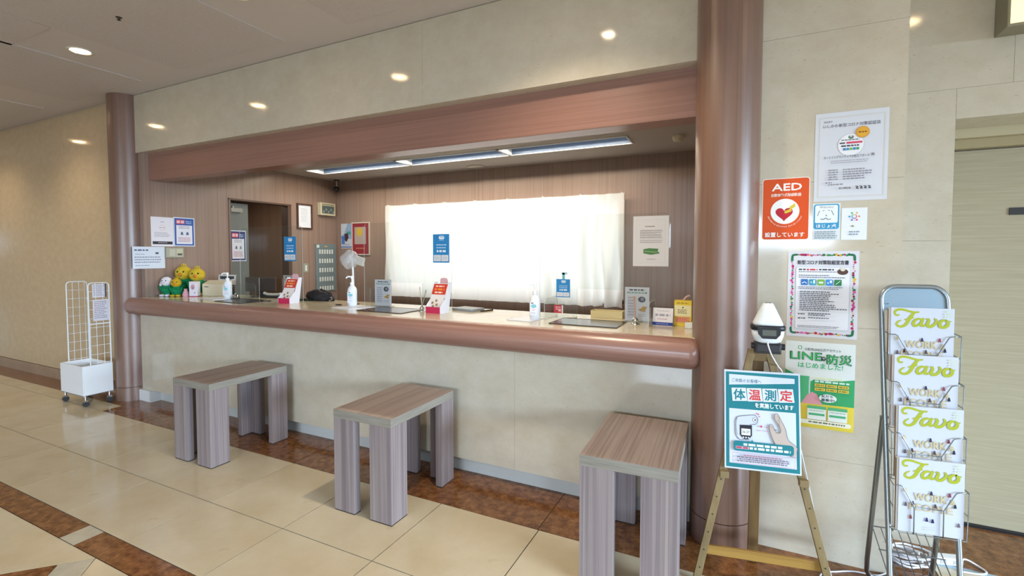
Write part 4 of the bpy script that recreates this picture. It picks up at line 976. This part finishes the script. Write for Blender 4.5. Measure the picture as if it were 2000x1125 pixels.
g = G(); g.box(-.105, .105, -.045, -.039, 0, .045, WT); g.box(-.105, .105, .039, .045, 0, .045, WT); g.box(-.105, -.099, -.039, .039, 0, .045, WT); g.box(.099, .105, -.039, .039, 0, .045, WT); g.box(-.099, .099, -.039, .039, 0, .005, WT); g.build('body', t)
t = thing('file_folder', 'grey file folder lying behind the right leaflet holder', 'folder', (-1.835, 3.04, ZT), radians(-12)); G().box(-.10, .10, -.07, .07, 0, .018, plain('#8E969C', .4)).build('cover', t, bevel=.004)
tag(G().cyl((-1.70, 2.99, ZT + .005), (-1.66, 3.10, ZT + .005), .005, DARK, n=8).build('pen'), 'dark pen lying on the counter before the curtain', 'pen')
tag(G().box(-2.99, -2.93, 2.865, 2.875, ZT, ZT + .008, BLACK).build('eyeglass_case'), 'thin black case lying left of the middle pump bottle', 'case')
t = thing('message_card', 'white paper slip on the mat edge below red sticker', 'paper', (-1.0, 2.945, ZT)); G().ell((0, .02, .006), (.035, .03, .008), plain('#E8E4DC', .5), 14, 8).build('slip', t)

# ------------------------------------------------------------------ easel with board and thermometer
te = thing('easel', 'golden wooden easel carrying the temperature board beside column', 'easel', (.10, 2.20, 0), radians(10))
def bar(g, p0, p1, w, d, mat):
    """flat bar between two points, width across x, depth across y"""
    p0 = Vector(p0); p1 = Vector(p1); t_ = (p1 - p0).normalized(); sx = Vector((1, 0, 0)); sx = (sx - t_ * sx.dot(t_)).normalized(); sy = t_.cross(sx)
    v = []
    for p in (p0, p1):
        for a, b in ((-1, -1), (1, -1), (1, 1), (-1, 1)): v.append(p + sx * a * w / 2 + sy * b * d / 2)
    return g.add(v, [(0, 3, 2, 1), (4, 5, 6, 7), (0, 1, 5, 4), (1, 2, 6, 5), (2, 3, 7, 6), (3, 0, 4, 7)], mat)
def yl(z): return .0 + .146 * z
for sx in (-1, 1):
    g = G(); bar(g, (sx * .262, yl(0) + .012, .004), (sx * .033, yl(1.0) + .012, 1.0), .030, .016, EASEL_WOOD); lg = g.build('leg', te, bevel=.0015)
    for k in range(6):
        q = .06 + k * .075; x = sx * (.262 - .229 * q / .996); z = .004 + q
        G().cyl((x, yl(z) + .0045, z), (x, yl(z) + .0025, z), .0032, DARK, n=8).build('peg_hole', lg)
    zpeg = .475; x = sx * (.262 - .229 * zpeg)
    G().box(x - .016, x + .020, yl(zpeg) - .022, yl(zpeg) + .004, zpeg - .022, zpeg + .006, plain('#7E6A48', .5)).build('peg', te, bevel=.003)
g = G(); bar(g, (.0, .225, .004), (.0, yl(1.0) + .035, 1.0), .042, .018, noise_mat('easel_rear_wood', ['#5E4626', '#6E5430', '#7A5E38'], (20, 20, 1.2), 2, 4, .5)); g.build('rear_leg', te, bevel=.0015)
g = G(); g.box(-.232, .232, yl(.135) + .020, yl(.135) + .034, .112, .152, noise_mat('easel_crossbar', ['#8A662C', '#9C7838'], (1.2, 20, 20), 2, 4, .45)); g.build('crossbar', te, bevel=.002)
G().box(-.028, .028, yl(.98) + .004, yl(.98) + .045, .95, .996, plain('#6A522E', .5)).build('head_block', te, bevel=.002)
s = Sheet(.297, .42, '#C4C9D2', t=.006)
s.rect(.02, .98, .02, .985, '#17737C'); s.rect(.065, .94, .395, .945, '#C6CBD6')
s.shape([(.065, .045), (.93, .055), (.93, .105), (.065, .155)], '#C6CBD6'); s.text('ご来館のお客様へ', .30, .105, .058, '#3E6E78', .004, w=.40)
for k, (ch, c) in enumerate((('体', '#17737C'), ('温', RED), ('測', '#17737C'), ('定', RED))):
    u = .095 + k * .205; v = .185 - k * .006; s.shape([(u, v), (u + .195, v - .008), (u + .215, v + .125), (u + .015, v + .135)], '#CACFD9'); s.text(ch, u + .108, v + .063, .165, c, .022)
s.text('を実施しています', .66, .345, .075, '#ECF2F6', .018, w=.50)
ol = '#6A6670'
y1 = s.y()
s.poly([(x, y1, z) for x, z in [s.pt(*p) for p in ((.20, .70), (.15, .66), (.145, .52), (.18, .475), (.36, .45), (.43, .455), (.445, .50), (.42, .53), (.34, .545), (.345, .66), (.30, .70))]], s.mat('#BEC4CE'))
s.smooth([(.34, .545), (.42, .535), (.445, .495), (.42, .455), (.36, .448), (.18, .475), (.145, .52), (.15, .65), (.20, .70), (.30, .70)], .007, ol); s.smooth([(.17, .49), (.155, .56), (.17, .66)], .005, ol)
s.disc(.405, .495, .032, ol, 18); s.disc(.405, .495, .026, '#E6EAF4', 18); s.disc(.408, .495, .012, '#1E1C24', 12)
s.shape([(.205, .555), (.365, .55), (.365, .655), (.32, .695), (.255, .695), (.205, .655)], '#26242C'); s.rect(.225, .345, .59, .655, '#DCE4EC'); s.text('36.37', .285, .622, .055, '#3A4A3E', .006, w=.095)
for k in range(3): s.disc(.25 + k * .035, .678, .012, '#C8CCD4', 10)
s.stroke([(.43, .425), (.435, .435)], .012, '#C83A5A'); s.stroke([(.455, .43), (.45, .44)], .012, '#C83A5A'); s.stroke([(.47, .455), (.455, .46)], .010, '#C83A5A')
s.shape([(.46, .555), (.495, .54), (.495, .568)], '#C83A5A'); s.stroke([(.495, .554), (.59, .56)], .005, '#C890A0'); s.text('5cm～10cm', .50, .595, .035, '#B87A8C', .0, w=.15)
hd = [(.665, .42), (.70, .415), (.74, .47), (.80, .56), (.83, .66), (.945, .735), (.92, .83), (.70, .755), (.63, .66), (.59, .56), (.60, .525), (.635, .53), (.68, .60), (.73, .60), (.735, .56), (.69, .50), (.66, .46)]
s.shape(hd, '#B7A79C'); s.smooth(hd + [hd[0]], .005, '#5E5658')
for q in (0, 1, 2): s.smooth([(.70, .44 + q * .035), (.725, .455 + q * .035), (.715, .478 + q * .035)], .004, '#8A7E7C')
s.smooth([(.60, .545), (.625, .55), (.63, .565)], .004, '#8A7E7C'); s.stroke([(.655, .572), (.685, .575)], .008, '#4A3E40')
s.rr(.115, .90, .70 + .015, .815, .04, '#17737C'); s.shape([(.36, .695), (.40, .725), (.34, .722)], '#17737C')
s.bars(.25, .76, .735, .03, 1, .022, '#DCECF0', 230, .02); s.rect(.145, .32, .768, .793, '#D4A8B4'); s.bars(.15, .315, .771, .03, 1, .018, '#A84A5E', 231, .02); s.bars(.33, .86, .768, .03, 1, .022, '#DCECF0', 232, .02)
s.frame(.10, .91, .835, .935, .004, '#D88AA0'); s.bars(.25, .76, .85, .03, 1, .010, '#A86A7C', 233, .02)
for k in range(3): s.bars(.16 + .03 * (k % 2), .86, .868 + k * .019, .03, 1, .011, '#7A6A78', 234 + k, .1)
tag(s.build('temperature_board', None, None), 'white and teal body-temperature board propped on the easel', 'sign board')
brd = COL.objects['temperature_board']; ang = radians(10)
bm = Matrix.Translation((.10, 2.20, 0)) @ Matrix.Rotation(ang, 4, 'Z') @ Matrix.Translation((-.1485, yl(.495) - .0085, .495)) @ Matrix.Rotation(-math.atan(.146), 4, 'X')
brd.matrix_world = bm
tt = thing('thermometer', 'white wall thermometer gun clamped on top of the easel', 'thermometer', (.0985, 2.318, .996), radians(6))
WPL = plain('#DDE3E6', .3)
G().box(-.05, .05, -.03, .03, 0, .045, plain('#1C1B20', .4)).cyl((-.062, 0, .028), (-.05, 0, .028), .014, BLACK, n=14).cyl((.05, 0, .028), (.066, 0, .028), .014, BLACK, n=14).box(-.045, .045, -.034, -.028, .008, .04, plain('#26252B', .4)).build('clamp', tt, bevel=.003)
def ring_body(zs):
    v = []; f = []; n = 36
    for z, w, d, y in zs:
        for j in range(n):
            a = 2 * pi * j / n; c_, s_ = cos(a), sin(a); e = .62
            v.append((w * math.copysign(abs(c_) ** e, c_), y + d * math.copysign(abs(s_) ** e, s_), z))
    for i in range(len(zs) - 1):
        for j in range(n): f.append((i * n + j, i * n + (j + 1) % n, (i + 1) * n + (j + 1) % n, (i + 1) * n + j))
    f.append(list(range(n))[::-1]); f.append([(len(zs) - 1) * n + j for j in range(n)])
    return v, f
v, f = ring_body([(.045, .038, .030, 0), (.052, .052, .036, 0), (.075, .060, .040, 0), (.105, .063, .042, 0)]); G().add(v, f, WPL, True).build('lower_shell', tt)
v, f = ring_body([(.100, .0645, .044, 0), (.108, .067, .0455, 0), (.116, .067, .0455, 0), (.122, .062, .043, 0)]); G().add(v, f, BLACK, True).build('black_band', tt)
v, f = ring_body([(.118, .060, .042, 0), (.135, .055, .039, .002), (.175, .037, .030, .004), (.208, .022, .020, .006), (.214, .017, .016, .006)]); G().add(v, f, WPL, True).build('upper_shell', tt)
g = G(); g.prism([(-.044, .110), (-.042, .086), (-.026, .067), (.026, .067), (.042, .086), (.044, .110)], -.0475, -.036, 'y', BLACK); g.build('screen_bezel', tt); G().box(-.026, .026, -.0485, -.047, .080, .104, plain('#5E625C', .2)).build('screen', tt)
for k in range(6):
    a = 2 * pi * k / 6; G().cyl((.010 * cos(a), .002 + .006 * sin(a), .213), (.010 * cos(a), .002 + .006 * sin(a), .2155), .0028, DARK, n=8).build('speaker_hole', tt)
def spline(pts, sub=8):
    out = []
    n = len(pts)
    for i in range(n - 1):
        p0, p1, p2, p3 = [Vector(pts[max(0, min(n - 1, k))]) for k in (i - 1, i, i + 1, i + 2)]
        for k in range(sub):
            t_ = k / sub; out.append(.5 * (2 * p1 + (p2 - p0) * t_ + (2 * p0 - 5 * p1 + 4 * p2 - p3) * t_ * t_ + (3 * p1 - p0 - 3 * p2 + p3) * t_ ** 3))
    out.append(Vector(pts[-1])); return out
CORD = plain('#E2E0E4', .45)
tag(G().tube(spline([(.0985, 2.275, 1.048), (.100, 2.258, 1.035), (.112, 2.262, 1.0), (.128, 2.30, .965), (.145, 2.358, .93), (.165, 2.375, .89), (.21, 2.38, .70), (.275, 2.37, .40), (.315, 2.385, .20), (.36, 2.42, .05), (.375, 2.43, .006), (.40, 2.42, .004), (.46, 2.40, .004)]), .0028, CORD, 8).build('cord', tt), 'thin white power cord')
COL.objects['cord'].matrix_parent_inverse = (Matrix.Translation(tt.location) @ tt.rotation_euler.to_matrix().to_4x4()).inverted()
tag(G().tube(spline([(.30, 2.30, .004), (.335, 2.45, .004), (.40, 2.50, .004), (.47, 2.535, .004), (.56, 2.55, .004), (.62, 2.62, .004)]), .0035, CORD, 8).build('floor_cord'), 'white cord curving along brown floor towards the magazine rack', 'cord')

# ------------------------------------------------------------------ magazine rack
RX, RY, RR = .642, 2.35, radians(8)
tr = thing('magazine_rack', 'grey tubular magazine rack with four wire pockets', 'rack', (RX, RY, 0), RR)
def yt(z): return -.075 + .150 * z
HW = .112
g = G(); top = 1.288; r = .055
path = [(-HW, yt(0), .0), (-HW, yt(.6), .6)] + [(-HW + r - r * cos(a), yt(top - r + r * sin(a)), top - r + r * sin(a)) for a in [pi / 2 * i / 6 for i in range(7)]] + [(HW - r + r * sin(a), yt(top - r + r * cos(a)), top - r + r * cos(a)) for a in [pi / 2 * i / 6 for i in range(7)]] + [(HW, yt(.6), .6), (HW, yt(0), .0)]
g.tube(path, .0095, STEEL, 12); g.build('front_frame', tr)
hp = rrect(-HW + .006, HW - .006, 1.19, top - .004, .048, 5, (0, 0, 1, 1))
v = [(x, yt(z) - .002, z) for x, z in hp] + [(x, yt(z) + .002, z) for x, z in hp]; n = len(hp)
G().add(v, [list(range(n)), list(range(n, 2 * n))[::-1]] + [(i, n + i, n + (i + 1) % n, (i + 1) % n) for i in range(n)], plain('#93A9B8', .38, .3)).build('head_plate', tr)
g = G(); zj = .76; yb_ = .175; rb = .05
path = [(-HW - .002, yt(zj) + .012, zj), (-HW - .004, yb_ - .02, .10)] + [(-HW - .004 + rb - rb * cos(a), yb_ - .02 + .02 * sin(a), .06 - .05 * sin(a)) for a in [pi / 2 * i / 5 for i in range(1, 6)]] + [(HW + .004 - rb + rb * sin(a), yb_ - .02 + .02 * cos(a), .06 - .05 * cos(a)) for a in [pi / 2 * i / 5 for i in range(0, 5)]] + [(HW + .004, yb_ - .02, .10), (HW + .002, yt(zj) + .012, zj)]
g.tube(path, .0095, GALV, 12); g.build('rear_frame', tr)
for sx in (-1, 1): G().cyl((sx * (HW + .014), yt(zj) + .006, zj), (sx * (HW - .014), yt(zj) + .006, zj), .006, GALV, n=10).build('pivot_bolt', tr)
WIRE = plain('#8D9498', .28, .9)
mw, mh, lean = .205, .285, .02
tops = (1.217, 1.034, .840, .645)
for k, zt in enumerate(tops):
    zb = zt - mh * cos(lean); x0 = -.118; x1 = .122
    yf = lambda z: yt(zb) - .044 + (z - zb) * lean
    wv = [[(x0 + .006, yt(zt - .11) - .005, zt - .105), (x0 + .004, yf(zt - .115), zt - .115), (-.092, yf(zt - .115), zt - .115), (-.083, yf(zt - .12), zt - .12), (-.046, yf(zt - .192), zt - .192), (.046, yf(zt - .192), zt - .192), (.083, yf(zt - .12), zt - .12), (.096, yf(zt - .115), zt - .115), (x1, yf(zt - .115), zt - .115), (x1 - .008, yt(zt - .11) - .005, zt - .105)],
          [(x0 + .004, yf(zt - .115), zt - .115), (x0 + .006, yf(zb), zb - .012), (x1 - .004, yf(zb), zb - .012), (x1, yf(zt - .115), zt - .115)],
          [(-.046, yf(zt - .192), zt - .192), (-.046, yf(zb) + .0, zb - .012), (-.046, yt(zb) - .006, zb - .012)], [(.046, yf(zt - .192), zt - .192), (.046, yf(zb), zb - .012), (.046, yt(zb) - .006, zb - .012)],
          [(x0 + .006, yf(zb), zb - .012), (x0 + .008, yt(zb) - .006, zb - .010), (x0 + .008, yt(zt) - .006, zt), (x0 + .03, yt(zt) - .006, zt)],
          [(x1 - .004, yf(zb), zb - .012), (x1 - .012, yt(zb) - .006, zb - .010), (x1 - .012, yt(zt) - .006, zt)],
          [(x0 + .004, yf(zt - .20), zt - .20), (x0 + .008, yt(zt - .19) - .006, zt - .19)], [(x1 - .003, yf(zt - .20), zt - .20), (x1 - .012, yt(zt - .19) - .006, zt - .19)],
          [(x0 + .006, yt(zb) - .006, zb - .012), (x1 - .01, yt(zb) - .006, zb - .012)]]
    for w_ in wv: G().tube(w_, .0019, WIRE, 6).build('pocket_wire', tr)
# slanting wire shelf near the floor
for k in range(8):
    x = -HW + .005 + k * (2 * HW - .01) / 7; G().tube([(x, .135, .255), (x, yt(.14) + .01, .135), (x, yt(.14) - .01, .15)], .0022, WIRE, 6).build('shelf_wire', tr)
for y, z in ((.135, .255), (.055, .20), (yt(.14) + .01, .135)): G().tube([(-HW, y, z + .004), (HW, y, z + .004)], .0026, WIRE, 6).build('shelf_wire', tr)

def magazine_sheet(front):
    s = Sheet(mw, mh, '#C3C6CF', rough=.4, t=.004 if front else .007)
    a = s.w / s.h
    if not front: return s
    C = '#A3A928'
    def Z(p): return ((p[0] - 300) / 840, (p[1] - 415) / 840 * a)
    y = s.y()
    def S(pts, wd): s.smooth([Z(p) for p in pts], [q / 840 for q in wd], C, s.y(), 6)
    S([(405, 535), (372, 540), (350, 512), (356, 474), (400, 448), (470, 450), (540, 470), (610, 486), (668, 480)], [26, 30, 32, 36, 38, 36, 34, 34, 26])
    S([(612, 490), (585, 530), (558, 575), (532, 628), (500, 688), (450, 722), (398, 716), (376, 686), (392, 650), (432, 622)], [34, 48, 54, 52, 46, 40, 36, 32, 28, 18])
    S([(492, 610), (545, 590), (600, 572)], [20, 24, 20])
    S([(716, 598), (672, 590), (628, 612), (602, 662), (618, 702), (660, 694), (700, 650), (722, 606)], [26, 34, 40, 46, 44, 34, 28, 26])
    S([(736, 585), (715, 640), (708, 686), (735, 700), (770, 680)], [30, 44, 46, 36, 18])
    S([(778, 592), (800, 588), (806, 620), (790, 668), (806, 706), (846, 702), (888, 664), (906, 612), (892, 582)], [20, 32, 42, 46, 46, 44, 40, 36, 28])
    S([(898, 612), (930, 634), (962, 628)], [22, 18, 16])
    S([(1030, 600), (985, 604), (950, 648), (962, 702), (1010, 712), (1052, 676), (1054, 624), (1022, 598)], [28, 38, 48, 48, 46, 48, 42, 30])
    S([(1048, 606), (1072, 622), (1092, 612)], [22, 18, 14])
    s.text('WORK', .49, .505, .20, '#C2B286', .016, w=.50); s.text('&', .83, .525, .15, '#C2B286', .012); s.text('PEOPLE', .50, .645, .18, '#C2B08C', .016, w=.66)
    s.bars(.84, .96, .035, .035, 3, .012, '#C8D0A8', 240, .2)
    yk = s.y()
    for u, v, c in ((.50, .44, '#2E2A4A'), (.775, .435, '#8A3A4A'), (.22, .60, '#4A3038'), (.11, .625, '#5A4A50'), (.565, .605, '#4A3A3A'), (.86, .575, '#26243C'), (.19, .79, '#8A4A4A'), (.44, .80, '#2A2660'), (.53, .81, '#26225A'), (.92, .82, '#6A5A64'), (.10, .43, '#C8B890')):
        s.disc(u, v - .02, .015, c, 8, y=yk); s.shape([(u - .024, v + .026), (u + .026, v + .021), (u + .016, v - .014), (u - .016, v - .014)], c, yk)
    s.bars(.40, .60, .90, .03, 2, .008, '#C8C4B8', 244, .2)
    return s
mag_front = None; mag_back = None
words = ('top', 'second', 'third', 'bottom')
for k, zt in enumerate(tops):
    zb = zt - mh * cos(lean); mx = (-.002, .004, .012, .008)[k]
    for j in range(2):
        if j == 0:
            if mag_front is None: mag_front = magazine_sheet(True).build('magazine'); o = mag_front
            else: o = mag_front.copy(); COL.objects.link(o)
            lab = 'white magazine with lime script title, front of the %s pocket' % words[k]
        else:
            if mag_back is None:
                g = G(); g.box(0, mw, 0, .011, 0, mh - .003, plain('#D9D6D4', .4)); g.box(-.0004, .002, .0006, .0104, .002, mh - .006, plain('#8C7256', .6)); mag_back = g.build('magazine'); o = mag_back
            else: o = mag_back.copy(); COL.objects.link(o)
            lab = 'magazine with brown spine stacked behind front copy in %s pocket' % words[k]
        tag(o, lab, 'magazine', 'magazines in the rack')
        off = -.037 + (0 if j == 0 else .0055)
        o.matrix_world = Matrix.Translation((RX, RY, 0)) @ Matrix.Rotation(RR, 4, 'Z') @ Matrix.Translation((-mw / 2 + mx - (.006 * j if j else 0), yt(zb) + off, zb - .0085)) @ Matrix.Rotation(-lean, 4, 'X')

# cables and plug behind the rack
for k in range(7):
    rnd = random.Random(40 + k); cx, cy = .70 + rnd.uniform(-.03, .03), 2.74 + rnd.uniform(-.03, .03); rx, ry = rnd.uniform(.06, .10), rnd.uniform(.035, .06); ph = rnd.uniform(0, 6)
    pts = [(cx + rx * cos(ph + 2 * pi * i / 22) * (1 + .15 * sin(3 * i)), cy + ry * sin(ph + 2 * pi * i / 22), .006 + k * .0075 + .003 * sin(i)) for i in range(22)]
    o = G().tube(pts, .0045, CORD, 7, True)
    if k == 0: cab = thing('cable_bundle', 'coiled white cables heaped on floor behind the magazine rack', 'cable', (0, 0, 0))
    o.build('cable_loop', cab)
t = thing('power_strip', 'white power strip with plug on floor behind the rack', 'power strip', (.865, 2.80, 0), radians(15))
G().box(-.06, .055, -.022, .022, .001, .034, WHITE_PLASTIC).build('body', t, bevel=.004)
for k in range(2): G().box(-.035 + k * .05, -.012 + k * .05, -.0235, -.0215, .008, .026, plain('#B8B8BE', .5)).build('socket', t)
G().tube(spline([(.055, 0, .018), (.085, .01, .02), (.12, -.01, .006), (.125, -.05, .005), (.09, -.07, .005), (.02, -.065, .005)]), .004, CORD, 8).build('lead', t)
